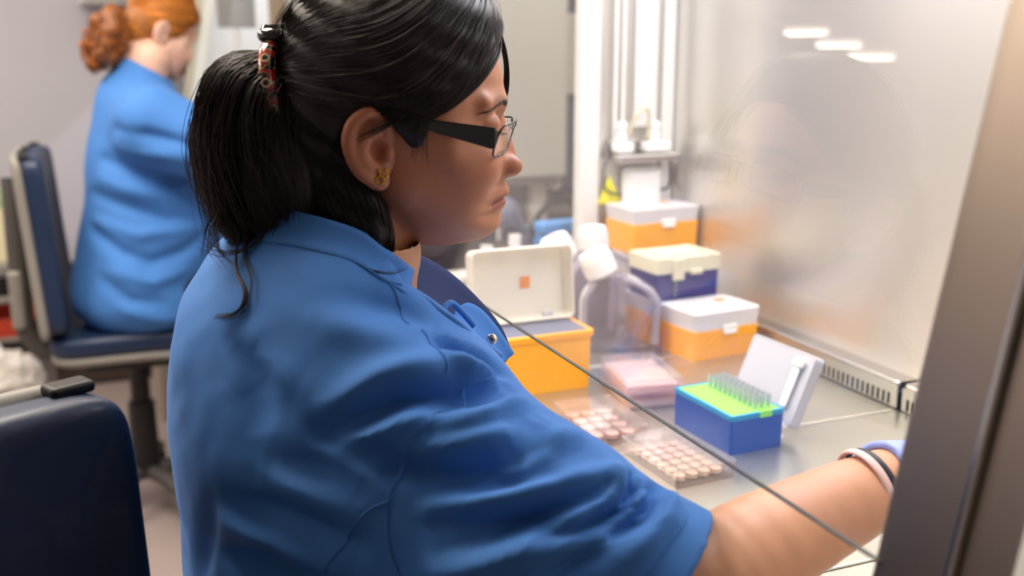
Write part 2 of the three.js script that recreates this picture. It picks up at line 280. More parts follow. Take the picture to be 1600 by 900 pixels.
{ // yellow warning triangle
  const s = new THREE.Shape(); s.moveTo(-0.027, 0); s.lineTo(0.027, 0); s.lineTo(0, 0.056); s.closePath();
  const st = cabPart('warning_sticker', at(new THREE.ExtrudeGeometry(s, { depth: 0.0008, bevelEnabled: false }), 0.948, 0.993, ZF + 0.008), M.yellow);
  mesh('warning_mark', own(merge([at(new THREE.BoxGeometry(0.004, 0.015, 0.0006), 0.948, 1.017, ZF + 0.0089), at(new THREE.BoxGeometry(0.004, 0.004, 0.0006), 0.948, 1.003, ZF + 0.0089)]), cab), std(0xc2b418, 0.5), st);
}
cabPart('near_side_panel', at(new THREE.BoxGeometry(0.7, 1.05, 0.02), 0.82, 1.27, ZN + 0.03), M.steelWall);
cabPart('near_side_casing', at(rbox(0.72, 1.1, 0.02, 0.004), 0.84, 1.27, ZN + 0.06), M.enamel);
cabPart('top_panel', at(new THREE.BoxGeometry(0.56, 0.02, 1.44), 0.83, 1.765, -1.125), M.enamel);
cabPart('outer_back', at(rbox(0.04, 1.6, 1.52, 0.006), XB + 0.06, 1.5, -1.115), M.enamel);
cabPart('upper_housing', at(rbox(0.6, 0.5, 1.52, 0.01), 0.83, 2.03, -1.115), M.enamel);
cabPart('fascia', slantBar(1.72, 2.2, -0.4, -1.85, 0.05, -0.01), M.enamel);
// near end of the slanted front: inner steel strip, bright edge, outer strip, enamel end
cabPart('front_post', slantBar(0.7, 1.78, -0.468, -0.414, 0.03, 0.0155, 0.002), M.steelDark);
cabPart('post_edge', slantBar(0.7, 1.78, -0.4145, -0.4095, 0.034, 0.0155, 0.0015), M.steelSmooth);
cabPart('front_post', slantBar(0.7, 1.78, -0.409, -0.374, 0.026, 0.018, 0.002), M.steelDark);
cabPart('post_end', slantBar(0.7, 1.78, -0.373, -0.34, 0.03, 0.016, 0.003), M.enamel);
cabPart('far_front_post', slantBar(0.7, 1.78, -1.8, -1.85, 0.03, 0.006, 0.002), M.enamel);
const sash = cabPart('sash', slantBar(0.985, 1.76, -0.462, -1.8, 0.005, 0, 0.0008), M.glass);
mesh('sash_edge', own(slantBar(0.9841, 0.9853, -0.462, -1.8, 0.0054, 0, 0.0004), cab), std(0x14110e, 0.35), sash);
cabPart('lamp_tube', at(cyl(0.013, 0.013, 1.2, 16).rotateX(Math.PI / 2), 0.8, 1.735, -1.13), std(0xffffff, 0.5, { emissive: LIGHT.cool, emissiveIntensity: 8 }));
areaLight(0.8, 1.715, -1.13, 0.24, 1.2, LIGHT.cool, LIGHT.cabinet * 0.42);

// ---------------------------------------------------------------- things in the cabinet
const TY = WY;                                      // top of the trays
function tipBox(label, pos, turn, w, h, d, hl, mat) {      // closed box: coloured base, clear lid with a raised rim, latch, printed mark
  const t = thing('tip_box', label, 'tip box', pos, turn, undefined);
  mesh('base', tub(w * 0.97, h, d * 0.97, 0.002, 0.008, 0.025), mat, t);
  mesh('rack', at(rbox(w * 0.94, 0.004, d * 0.94, 0.002), 0, h * 0.9, 0), M.white, t);
  const lid = mesh('lid', at(flip(tub(w + 0.002, hl, d + 0.002, 0.0015, 0.01, -0.04)), 0, h + hl - 0.002, 0), M.frost, t);
  mesh('lid_panel', at(rbox(w * 0.74, 0.002, d * 0.68, 0.001), 0, h + hl - 0.001, 0), M.frost, lid);
  mesh('print_mark', at(new THREE.CylinderGeometry(0.009, 0.009, 0.0006, 20).scale(1.2, 1, 0.8), w * 0.22, h + hl + 0.0006, -d * 0.12), M.orangeInk, lid);
  mesh('latch', merge([at(rbox(0.03, 0.013, 0.004, 0.0015), w * 0.02, h + 0.001, d / 2 + 0.0025), at(rbox(0.024, 0.004, 0.006, 0.001), w * 0.02, h - 0.006, d / 2 + 0.003)]), M.white, t);
  return t;
}
tipBox('orange tip box with a clear lid, on the tray in front of the violet box', [0.966, TY, -1.475], rad(6), 0.14, 0.05, 0.1, 0.032, M.orange);
tipBox('orange tip box that carries the violet box, seen through the clear flask', [0.955, TY, -1.585], rad(5), 0.14, 0.052, 0.095, 0.03, M.orange);
{ // orange box at the back, standing on a plain carrier
  const c = thing('storage_box', 'white storage box under the rearmost orange tip box', 'box', [1.012, TY, -1.755], rad(3));
  mesh('body', tub(0.14, 0.115, 0.1, 0.002, 0.008), M.white, c); mesh('lid', at(rbox(0.142, 0.02, 0.102, 0.005), 0, 0.118, 0), M.white, c);
  tipBox('rearmost orange tip box with a clear lid, below the white outlet cover', [1.008, TY + 0.128, -1.755], rad(3), 0.152, 0.056, 0.105, 0.03, M.orange);
}
{ // violet box with ivory lid
  const t = thing('sample_box', 'dark violet sample box with an ivory lid and hooked latch', 'box', [0.953, TY + 0.0805, -1.575], rad(4));
  mesh('base', tub(0.13, 0.05, 0.09, 0.0025, 0.006, 0.01), M.violet, t);
  const lid = mesh('lid', at(flip(tub(0.136, 0.026, 0.096, 0.002, 0.008)), 0, 0.074, 0), M.ivory, t);
  mesh('rib', merge([-0.05, 0.05].map((x) => at(rbox(0.012, 0.003, 0.085, 0.001), x, 0.0755, 0)).concat([at(rbox(0.1, 0.003, 0.05, 0.001), 0, 0.0755, 0)])), M.ivory, lid);
  mesh('latch', merge([at(rbox(0.024, 0.034, 0.007, 0.003), -0.026, 0.052, 0.0505), at(rbox(0.024, 0.008, 0.02, 0.003), -0.026, 0.07, 0.044)]), M.ivory, t);
  mesh('lip', at(rbox(0.026, 0.01, 0.008, 0.003), 0.012, 0.048, 0.0505), M.ivory, t);
  mesh('hinge_pin', at(rbox(0.006, 0.03, 0.004, 0.001), -0.03, 0.02, 0.047), M.greyInsert, t);
}
{ // big open orange box at the left
  const t = thing('tip_box', 'large open orange tip box with grey insert and upright white lid', 'tip box', [0.606, TY, -1.412], rad(1));
  mesh('base', tub(0.158, 0.092, 0.088, 0.002, 0.008, 0.03), M.orangeLight, t);
  mesh('rim', at(new THREE.ExtrudeGeometry((() => { const s = rrect(0.168, 0.096, 0.009); s.holes.push(rrect(0.156, 0.084, 0.006)); return s; })(), { depth: 0.008, bevelEnabled: true, bevelSize: 0.0008, bevelThickness: 0.0008, bevelSegments: 2 }).rotateX(-Math.PI / 2), 0, 0.083, 0), M.orange, t);
  const ins = (() => { const s = rrect(0.154, 0.082, 0.004); for (let i = 0; i < 12; i++) for (let j = 0; j < 6; j++) { const p = new THREE.Path(); p.absarc(-0.066 + i * 0.012, -0.03 + j * 0.012, 0.0035, 0, 7, false); s.holes.push(p); } return new THREE.ExtrudeGeometry(s, { depth: 0.004, bevelEnabled: false, curveSegments: 8 }).rotateX(-Math.PI / 2); })();
  mesh('insert', at(ins, 0, 0.088, 0), M.greyInsert, t);
  const lg = tub(0.164, 0.034, 0.112, 0.0016, 0.01, 0.03); lg.translate(0, 0, -0.056).rotateX(rad(84)).translate(0, 0.094, -0.056);
  const lid = mesh('lid', lg, M.creamFrost, t);
  mesh('print_mark', at(rbox(0.017, 0.019, 0.0008, 0.0003), 0.014, 0.15, -0.0585), M.orangeInk, lid);
  mesh('catch', at(rbox(0.02, 0.012, 0.006, 0.002), 0.045, 0.1, -0.038), M.frostWhite, t);
}
{ // blue rack with green insert, clear lid leaning behind
  const t = thing('tip_box', 'blue tip box with a bright green insert and open clear lid', 'tip box', [0.768, TY, -1.119], rad(2.5));
  mesh('base', merge([tub(0.082, 0.05, 0.13, 0.002, 0.003, 0.01)]), M.blue, t);
  mesh('shoulder', at(new THREE.ExtrudeGeometry((() => { const s = rrect(0.0838, 0.1316, 0.003); s.holes.push(rrect(0.077, 0.125, 0.002)); return s; })(), { depth: 0.006, bevelEnabled: true, bevelSize: 0.0005, bevelThickness: 0.0005, bevelSegments: 1 }).rotateX(-Math.PI / 2), 0, 0.0465, 0), M.teal, t);
  mesh('notch', at(rbox(0.02, 0.01, 0.004, 0.002), 0.012, 0.05, 0.0655), M.green, t);
  const s = rrect(0.0775, 0.1255, 0.002); for (let i = 0; i < 6; i++) for (let j = 0; j < 10; j++) if (i < 3 || j > 100) { const p = new THREE.Path(); p.absarc(0.006 + i * 0.011 - 0.0, -0.05 + j * 0.011, 0.0028, 0, 7, false); if (i < 3) s.holes.push(p); }
  mesh('insert', at(new THREE.ExtrudeGeometry(s, { depth: 0.003, bevelEnabled: false, curveSegments: 8 }).rotateX(-Math.PI / 2), 0, 0.0495, 0), M.green, t);
  const tip = new THREE.LatheGeometry([[0.0001, -0.02], [0.001, -0.02], [0.0026, 0.0], [0.0033, 0.014], [0.0037, 0.0145], [0.0037, 0.017]].map((p) => new THREE.Vector2(...p)), 10);
  for (let i = 0; i < 3; i++) for (let j = 0; j < 10; j++) { const m = mesh('pipette_tip', tip, M.frostWhite, t); m.position.set(0.006 + i * 0.011, 0.0525, 0.05 - j * 0.011); }
  const lg = flip(tub(0.1, 0.016, 0.131, 0.0016, 0.006, 0)); lg.rotateZ(rad(67)).translate(0.078, 0.066, -0.008);
  const lid = mesh('lid', lg, M.frostWhite, t);
  mesh('clasp', merge([at(rbox(0.003, 0.055, 0.012, 0.001), 0, -0.008, 0), at(rbox(0.008, 0.012, 0.018, 0.003), 0.0, 0.026, 0)]).rotateZ(rad(-23)).translate(0.0765, 0.076, 0.036), M.cap, lid);
  mesh('hinge', merge([0.012, 0.03].map((y) => at(rbox(0.006, 0.006, 0.02, 0.002), 0.0415, y, 0.055))), M.white, t);
}
// clear well plates
function wellPlate(label, pos, turn, cols, rows, tint, fluids, group, lidMat = M.clear, plain = false) {
  const t = thing('well_plate', label, 'well plate', pos, turn, group);
  const W = 0.0855, D = 0.1276, p = 0.108 / cols, q = 0.0705 / rows, r = Math.min(p, q) * 0.44;
  mesh('tray', tub(W, 0.014, D, 0.0012, 0.004), tint, t);
  if (plain) { mesh('well_block', at(rbox(W - 0.004, 0.011, D - 0.004, 0.002), 0, 0.0075, 0), M.pinkHaze, t); mesh('lid', at(flip(tub(W + 0.003, 0.009, D + 0.003, 0.0011, 0.005)), 0, 0.0225, 0), lidMat, t); return t; }
  const s = rrect(W - 0.006, D - 0.006, 0.003); for (let i = 0; i < rows; i++) for (let j = 0; j < cols; j++) { const h = new THREE.Path(); h.absarc((i - (rows - 1) / 2) * q, (j - (cols - 1) / 2) * p, r, 0, Math.PI * 2, false); s.holes.push(h); }
  mesh('deck', at(new THREE.ExtrudeGeometry(s, { depth: 0.0012, bevelEnabled: false, curveSegments: 10 }).rotateX(-Math.PI / 2), 0, 0.0165, 0), tint, t);
  const wall = new THREE.CylinderGeometry(r, r * 0.97, 0.0155, 18, 1, true), disc = new THREE.CylinderGeometry(r * 0.96, r * 0.94, 0.006, 18);
  for (let i = 0; i < rows; i++) for (let j = 0; j < cols; j++) {
    const w = mesh('well', wall, tint, t); w.position.set((i - (rows - 1) / 2) * q, 0.0095, (j - (cols - 1) / 2) * p);
    if (fluids) { const m = mesh('medium', disc, fluids(i, j), w); m.position.y = -0.0035; }
  }
  mesh('lid', at(flip(tub(W + 0.003, 0.009, D + 0.003, 0.0011, 0.005)), 0, 0.0225, 0), lidMat, t);
  return t;
}
const peach = (i, j) => (j > 2 ? M.peachFluid : M.pinkFluid);
wellPlate('clear well plate filled with peach-coloured medium, nearest to the blue sleeve', [0.652, TY, -1.054], rad(3), 6, 4, M.clear, peach);
wellPlate('clear well plate beside the open orange box, partly behind the blue sleeve', [0.619, TY, -1.204], rad(-3), 4, 3, M.clear, (i, j) => M.pinkFluid);
wellPlate('lower of two stacked pinkish well plates in front of the clear flask', [0.74, TY, -1.308], rad(-9), 4, 3, M.pinkClear, null, undefined, M.clear, true);
wellPlate('upper of two stacked pinkish well plates in front of the clear flask', [0.738, TY + 0.0228, -1.306], rad(-10), 4, 3, M.pinkClear, null, undefined, M.clear, true);

// culture flasks with slanted necks and white screw caps
function flask(label, pos, turn, h, mark, tilt = 24) {
  const t = thing('culture_flask', label, 'flask', pos, turn, 'culture flasks with white caps');
  const s = new THREE.Shape(); s.moveTo(-0.052, 0.004); s.quadraticCurveTo(-0.052, 0, -0.048, 0); s.lineTo(0.048, 0); s.quadraticCurveTo(0.054, 0, 0.054, 0.006); s.lineTo(0.056, h - 0.045); s.quadraticCurveTo(0.056, h - 0.03, 0.046, h - 0.02); s.lineTo(0.004, h); s.lineTo(-0.034, h); s.lineTo(-0.052, h - 0.035); s.closePath();
  const body = new THREE.ExtrudeGeometry(s, { depth: 0.032, bevelEnabled: true, bevelSize: 0.003, bevelThickness: 0.004, bevelSegments: 3, curveSegments: 8 }); body.translate(0, 0.003, -0.016);
  const b = mesh('body', body, M.flask, t);
  const rim = (pts) => tube(pts.map(([x, y]) => V(x, y, 0.0)), 0.0055, 30, 8).scale(1, 1, 3.1);
  mesh('side_wall', rim([[0.008, h - 0.001], [0.036, h - 0.016], [0.053, h - 0.036], [0.054, h * 0.5], [0.0525, 0.012]]), M.frost, b);
  mesh('side_wall', rim([[-0.037, h - 0.008], [-0.05, h - 0.03], [-0.0515, h * 0.5], [-0.05, 0.01]]), M.frost, b);
  const neck = new THREE.CylinderGeometry(0.0135, 0.016, 0.03, 24, 1, true).translate(0, 0.015, 0).rotateZ(rad(tilt)).translate(-0.02, h - 0.008, 0);
  mesh('neck', neck, M.clear, t);
  const capPts = [[0.0001, 0.036], [0.019, 0.036], [0.0222, 0.032], [0.0232, 0.004], [0.0232, 0], [0.019, 0]].map((p) => new THREE.Vector2(...p));
  const c = mesh('screw_cap', new THREE.LatheGeometry(capPts, 32).translate(0, 0.012, 0).rotateZ(rad(tilt)).translate(-0.02, h - 0.008, 0), M.cap, t);
  const ridge = []; for (let i = 0; i < 24; i++) { const a = i / 24 * Math.PI * 2; ridge.push(at(new THREE.BoxGeometry(0.0016, 0.022, 0.0016), Math.cos(a) * 0.0233, 0.027, Math.sin(a) * 0.0233)); }
  mesh('cap_ridges', merge(ridge).rotateZ(rad(tilt)).translate(-0.02, h - 0.008, 0), M.cap, c);
  if (mark) mesh('print_mark', new THREE.CylinderGeometry(0.006, 0.006, 0.0006, 16).translate(0, 0.0485, 0).rotateZ(rad(tilt)).translate(-0.02, h - 0.008, 0), std(0xe08a78, 0.6), c);
  t.scale.setScalar(1.2); return t;
}
flask('clear culture flask with white cap, frontmost of the three flasks', [0.82, TY, -1.53], rad(-22), 0.109, true);
flask('clear culture flask whose white cap shows a red mark, left of the other two flasks', [0.79, TY, -1.63], rad(-14), 0.119, true);
flask('clear culture flask with a plain white cap, rearmost of the three flasks', [0.88, TY, -1.7], rad(-8), 0.116, false, 4);

// ---------------------------------------------------------------- people: head shape in its own frame (x forward, y up, z to the person's right)
function table(rows) { return (x) => { if (x <= rows[0][0]) return rows[0][1]; for (let i = 1; i < rows.length; i++) if (x <= rows[i][0]) { const [a, b] = rows[i - 1], [c, d] = rows[i]; const t = (x - a) / (c - a), s = t * t * (3 - 2 * t); return mix(b, d, mix(t, s, 0.5)); } return rows[rows.length - 1][1]; }; }
const profile = table([[-0.1, 0.066], [-0.094, 0.079], [-0.0905, 0.09], [-0.0842, 0.1], [-0.0736, 0.1048], [-0.0617, 0.1042], [-0.0571, 0.108], [-0.0512, 0.1095], [-0.0466, 0.1125], [-0.042, 0.112], [-0.035, 0.1085], [-0.0301, 0.1085], [-0.014, 0.108], [0.005, 0.1055], [0.0262, 0.104], [0.0398, 0.1075], [0.0577, 0.107], [0.0777, 0.1043], [0.1, 0.094], [0.12, 0.075], [0.14, 0.03]]);
const noseOut = table([[-0.031, 0], [-0.0285, 0.006], [-0.0245, 0.0135], [-0.0164, 0.0172], [-0.008, 0.0148], [0.0033, 0.0095], [0.014, 0.0058], [0.0262, 0.0028], [0.04, 0]]);
const noseWide = table([[-0.03, 0.0085], [-0.0164, 0.0105], [0.0, 0.009], [0.026, 0.0075]]);
const faceCurve = table([[-0.1, 26], [-0.08, 28], [-0.062, 33], [-0.048, 38], [-0.036, 31], [-0.026, 20], [-0.015, 14], [0.0, 13], [0.02, 13], [0.045, 9], [0.1, 8]]);
const skullParts = blend([ell([0.01, 0.048, 0], [0.098, 0.094, 0.076]), ell([0.04, -0.008, 0], [0.078, 0.082, 0.064]), ell([0.066, 0.002, 0.043], [0.03, 0.024, 0.022]), ell([0.066, 0.002, -0.043], [0.03, 0.024, 0.022])], 0.028);
const jawParts = blend([ell([0.07, -0.0485, 0], [0.052, 0.037, 0.038]), ell([0.045, -0.043, 0], [0.062, 0.038, 0.047]), cap([0.083, -0.061, 0.01], [0.018, -0.03, 0.046], 0.0185, 0.019), cap([0.083, -0.061, -0.01], [0.018, -0.03, -0.046], 0.0185, 0.019)], 0.012);
const headSolid = (x, y, z) => smin(skullParts(x, y, z), jawParts(x, y, z), 0.02);
const neckShape = cap([-0.027, -0.035, 0], [-0.038, -0.155, 0.01], 0.052, 0.059), alae = [ell([0.109, -0.0205, 0.012], [0.0135, 0.0098, 0.0085]), ell([0.109, -0.0205, -0.012], [0.0135, 0.0098, 0.0085])], nostrils = [ell([0.1155, -0.0285, 0.0065], [0.0055, 0.0035, 0.0032]), ell([0.1155, -0.0285, -0.0065], [0.0055, 0.0035, 0.0032])];
const sockets = [ell([0.108, 0.018, 0.033], [0.016, 0.0125, 0.018]), ell([0.108, 0.018, -0.033], [0.016, 0.0125, 0.018])], lids = [ell([0.0855, 0.0185, 0.0325], [0.014, 0.0125, 0.0145]), ell([0.0855, 0.0185, -0.0325], [0.014, 0.0125, 0.0145])];
const brows = [cap([0.1, 0.035, 0.01], [0.084, 0.037, 0.05], 0.006), cap([0.1, 0.035, -0.01], [0.084, 0.037, -0.05], 0.006)];
const cheeks = [ell([0.078, -0.016, 0.037], [0.017, 0.019, 0.019]), ell([0.078, -0.016, -0.037], [0.017, 0.019, 0.019])];
const rimOf = (pts, rs, k) => { const c = new THREE.CatmullRomCurve3(pts.map((p) => V(...p))), n = 18, P = [], R = []; for (let i = 0; i <= n; i++) { const q = c.getPoint(i / n), a = i / n * (rs.length - 1), j = Math.min(rs.length - 2, Math.floor(a)); P.push([q.x, q.y, q.z]); R.push(mix(rs[j], rs[j + 1], a - j)); } return chain(P, R, k); };
const earPlate = (s) => {
  const helix = rimOf([[0.002, 0.012, 0.071 * s], [0.0, 0.025, 0.077 * s], [-0.012, 0.0325, 0.083 * s], [-0.026, 0.024, 0.0865 * s], [-0.0305, 0.008, 0.086 * s], [-0.024, -0.012, 0.082 * s], [-0.012, -0.024, 0.077 * s]], [0.003, 0.0034, 0.0036, 0.0038, 0.0036, 0.0034, 0.004], 0.006);
  const anti = rimOf([[-0.008, 0.02, 0.0775 * s], [-0.018, 0.012, 0.0815 * s], [-0.02, -0.002, 0.081 * s], [-0.012, -0.014, 0.077 * s]], [0.003, 0.0036, 0.0036, 0.003], 0.006);
  const plate = ell([-0.014, 0.006, 0.0765 * s], [0.018, 0.028, 0.0045]), lobe = ell([-0.0065, -0.0235, 0.0735 * s], [0.0085, 0.0085, 0.005]), tragus = ell([0.002, -0.001, 0.0755 * s], [0.0042, 0.006, 0.004]), concha = ell([-0.0075, 0.0, 0.081 * s], [0.0085, 0.0115, 0.0075]), root = ell([-0.004, 0.004, 0.066 * s], [0.012, 0.026, 0.009]);
  return (x, y, z) => { const yy = y, tilt = x + (z * s - 0.077) * 0; let d = plate(tilt, yy, z - (-(x + 0.014) * 0.32) * s); d = smin(d, root(x, y, z), 0.008); d = smax(d, -concha(x, y, z), 0.004); d = smin(d, helix(x, y, z), 0.004); d = smin(d, anti(x, y, z), 0.005); d = smin(d, lobe(x, y, z), 0.006); d = smin(d, tragus(x, y, z), 0.004); return d; };
};
const earR = earPlate(1), earL = earPlate(-1);
function faceLimit(x, y, z) {
  const l = Math.abs(z), nw = noseWide(y); const l2 = l * l, kk = faceCurve(y); let F = profile(y) - (13 * l2 + (kk - 13) * l2 * Math.exp(-l2 / 0.0014)) / (1 + l * 6) + noseOut(y) * Math.exp(-(l / nw) * (l / nw));
  const m = l / 0.027, lip = Math.abs(y + 0.0487 + 0.0062 * m * m);           // the line between the lips
  if (m < 1.1) F -= 0.0042 * Math.exp(-(lip / 0.002) * (lip / 0.002)) * (1 - sstep(0.8, 1.1, m));
  return (x - F) / 1.35;
}
function headField(x, y, z) {
  let d = smax(headSolid(x, y, z), faceLimit(x, y, z), 0.007);
  for (const c of cheeks) d = smin(d, c(x, y, z), 0.02);
  for (const b of brows) d = smin(d, b(x, y, z), 0.012);
  for (const s of sockets) d = smax(d, -s(x, y, z), 0.012);
  for (const b of lids) d = smin(d, b(x, y, z), 0.004);
  for (const a of alae) d = smin(d, a(x, y, z), 0.006);
  for (const a of nostrils) d = smax(d, -a(x, y, z), 0.003);
  return smin(d, neckShape(x, y, z), 0.011);
}
const rgb = (r, g, b) => new THREE.Color().setRGB(r / 255, g / 255, b / 255, THREE.SRGBColorSpace);
function skinTone(base, red, lip, brow) {
  return (x, y, z, c) => {
    const n = noise(x * 90, y * 90, z * 90) * 0.5 + noise(x * 300, y * 300, z * 300) * 0.3, l = Math.abs(z), m = l / 0.0275;
    c.copy(base); c.multiplyScalar(1 + 0.05 * n);
    const cheek = Math.exp(-((x - 0.075) ** 2 + (y + 0.02) ** 2 + (l - 0.045) ** 2) / 0.0009), tip = Math.exp(-((x - 0.12) ** 2 + (y + 0.018) ** 2) / 0.0002);
    c.lerp(red, clamp(0.35 * cheek + 0.3 * tip, 0, 1));
    const up = y + 0.0487 + 0.0062 * m * m, h = up > 0 ? 0.0075 : 0.0085;
    if (x > 0.075 && m < 1) c.lerp(lip, 0.62 * (1 - sstep(h * 0.75, h, Math.abs(up))) * (1 - sstep(0.85, 1, m)));
    if (brow && x > 0.07) { const by = 0.036 + 0.004 * Math.sin(clamp((l - 0.012) / 0.04, 0, 1) * Math.PI); const q = (1 - sstep(0.0022, 0.0042, Math.abs(y - by))) * sstep(0.01, 0.016, l) * (1 - sstep(0.045, 0.056, l)); c.lerp(brow, 0.62 * q * (0.8 + 0.4 * n)); }
  };
}
const HM = new THREE.Matrix4().makeBasis(V(0.971, 0, 0.24), V(0, 1, 0), V(-0.24, 0, 0.971).normalize()).setPosition(0.243, 1.2146, -0.9);
const headAt = (x, y, z) => { const p = V(x, y, z).applyMatrix4(HM); return [p.x, p.y, p.z]; };

// ---------------------------------------------------------------- the dark-haired woman
const woman = thing('person', 'woman with a dark ponytail and glasses in a blue short-sleeved lab tunic, seated in front', 'person', [0.2, 0, -0.92]);
const womanPart = (n, g, m, p) => mesh(n, own(g, woman), m, p || woman);
const SH_R = [0.238, 1.0, -0.765], EL_R = [0.372, 0.893, -0.617], WR_R = [0.6, 0.942, -0.63], SH_L = [0.205, 1.015, -1.06], EL_L = [0.25, 0.79, -1.13], WR_L = [0.36, 0.69, -1.0];
const tone1 = skinTone(rgb(184, 121, 87), rgb(178, 94, 68), rgb(146, 62, 58), rgb(46, 30, 24));
{
  const head = skin(headField, [-0.1, -0.15, -0.086], [0.14, 0.152, 0.086], 0.0017); paint(head, tone1); head.applyMatrix4(HM);
  const ears = [skin(earR, [-0.042, -0.042, 0.052], [0.022, 0.044, 0.096], 0.0011), skin(earL, [-0.042, -0.042, -0.096], [0.022, 0.044, -0.052], 0.0015)]; for (const e of ears) { paint(e, (x, y, z, c) => { tone1(x, y, z, c); c.lerp(rgb(170, 92, 70), 0.25); }); e.applyMatrix4(HM); }
  const armR = rimOf([SH_R, [0.34, 0.905, -0.645], [0.405, 0.896, -0.618], mix3(EL_R, WR_R, 0.4), WR_R, [0.66, 0.94, -0.635]], [0.05, 0.045, 0.0455, 0.043, 0.0295, 0.029], 0.0012), armL = chain([SH_L, EL_L, WR_L, [0.42, 0.675, -0.97]], [0.048, 0.042, 0.028, 0.03], 0.03);
  const torso = blend([ell([0.2, 0.86, -0.905], [0.115, 0.2, 0.165]), ell([0.19, 0.66, -0.92], [0.12, 0.14, 0.17]), cap([0.2, 1.06, -0.9], [0.213, 1.12, -0.885], 0.06, 0.055), cap([0.205, 1.0, -1.0], [0.225, 1.0, -0.82], 0.06)], 0.05);
  const rest = skin((x, y, z) => smin(smin(torso(x, y, z), armR(x, y, z), 0.03), armL(x, y, z), 0.03), [0.02, 0.5, -1.22], [0.7, 1.13, -0.55], 0.0055);
  paint(rest, (x, y, z, c) => { c.copy(rgb(208, 150, 112)); c.multiplyScalar(1 + 0.05 * noise(x * 60, y * 60, z * 60)); });
  // left hand, resting in the lap: palm, four fingers, thumb
  const lh = hand([0.385, 0.683, -0.985], [0.86, -0.1, 0.5], [0.1, 1, 0.1], -1); const lhg = skin(lh.f, lh.lo, lh.hi, 0.003); paint(lhg, (x, y, z, c) => c.copy(rgb(204, 146, 110)));
  womanPart('body', merge2([head, ...ears, rest, lhg]), M.skin);
}
function mix3(a, b, t) { return [mix(a[0], b[0], t), mix(a[1], b[1], t), mix(a[2], b[2], t)]; }
function merge2(l) { for (const g of l) if (!g.attributes.color) paint(g, (x, y, z, c) => c.set(0xffffff)); return mergeGeometries(l); }
// a hand: wrist at p, pointing along d, back of the hand towards n; side = 1 puts the thumb to the left of d seen from the back
function hand(p, d, n, side, fat = 1, curl = 0.55) {
  const D = V(...d).normalize(), N = V(...n).addScaledVector(D, -V(...n).dot(D)).normalize(), S = new THREE.Vector3().crossVectors(D, N).multiplyScalar(side), W = V(...p);
  const q = (a, b, c) => { const v = W.clone().addScaledVector(D, a).addScaledVector(S, b).addScaledVector(N, c); return [v.x, v.y, v.z]; };
  const parts = [chain([q(-0.01, 0, 0), q(0.03, 0.012, 0), q(0.08, 0.026, -0.002)], [0.024 * fat, 0.017 * fat, 0.0125 * fat], 0.02), chain([q(0.0, 0, 0), q(0.035, -0.01, 0), q(0.078, -0.024, -0.003)], [0.023 * fat, 0.017 * fat, 0.012 * fat], 0.02), cap(q(0.03, 0, 0), q(0.083, 0.002, 0), 0.018 * fat, 0.0125 * fat)];
  const palm = blend(parts, 0.018), fingers = [[0.082, 0.028, 0.07, 0.0088], [0.087, 0.0095, 0.078, 0.009], [0.084, -0.0095, 0.073, 0.0086], [0.076, -0.027, 0.058, 0.0078]].map(([a, b, L, r], k) => {
    let ang = curl * (0.5 + 0.12 * k), x = a, c = -0.003; const pts = [q(a - 0.02, b * 0.85, -0.002), q(x, b, c)];
    for (const s of [0.45, 0.3, 0.25]) { x += Math.cos(ang) * L * s; c -= Math.sin(ang) * L * s; pts.push(q(x, b * 1.04, c)); ang += curl * 0.8; }
    return chain(pts, [r, r * 1.05, r, r * 0.92, r * 0.78].map((v) => v * fat), 0.004);
  });
  const thumb = chain([q(0.015, 0.014, -0.006), q(0.04, 0.038, -0.016), q(0.062, 0.052, -0.026), q(0.086, 0.054, -0.034)], [0.014, 0.012, 0.0105, 0.0085].map((v) => v * fat), 0.006);
  const all = [palm, thumb, ...fingers];
  const f = (x, y, z) => { let v = smin(all[0](x, y, z), all[1](x, y, z), 0.01); for (let i = 2; i < all.length; i++) v = smin(v, all[i](x, y, z), 0.006); return v; };
  const lo = [1e9, 1e9, 1e9], hi = [-1e9, -1e9, -1e9]; for (const a of [-0.04, 0.18]) for (const b of [-0.05, 0.075]) for (const c of [-0.12, 0.03]) q(a, b, c).forEach((v, i) => { lo[i] = Math.min(lo[i], v); hi[i] = Math.max(hi[i], v); });
  return { f, lo, hi };
}
// glove on the right hand, over a pale wristband
{
  const h = hand([0.622, 0.94, -0.631], [0.97, -0.16, -0.12], [0.1, 0.95, 0.25], -1, 1.1, 0.6);
  const cuff = chain([[0.572, 0.9435, -0.6295], [0.635, 0.939, -0.632]], [0.0395, 0.03]), inner = chain([[0.555, 0.945, -0.629], [0.594, 0.941, -0.631]], [0.0345, 0.03]);
  const gl = skin((x, y, z) => smax(smax(smin(h.f(x, y, z), cuff(x, y, z), 0.012), -inner(x, y, z), 0.002), 0.581 - x + (y - 0.94) * 0.35, 0.002), [0.545, h.lo[1] - 0.02, h.lo[2] - 0.02], h.hi, 0.0028);
  fold(gl, [[0.0012, 0.004, [0.605, 0.972, -0.645], [0.612, 0.97, -0.62]], [-0.0012, 0.004, [0.625, 0.968, -0.645], [0.63, 0.966, -0.615]]]);
  womanPart('glove', gl, M.glove);
  const band = (x, w, r, m, n) => { const g = new THREE.TorusGeometry(r, 0.0018, 8, 40).scale(1, 1, w).rotateY(Math.PI / 2).rotateZ(rad(14)); womanPart(n, at(g, x, 0.9425, -0.63), m); };
  band(0.572, 2.2, 0.0322, M.pinkBand, 'wristband'); band(0.5795, 1.8, 0.0318, M.black, 'band_edge');
}

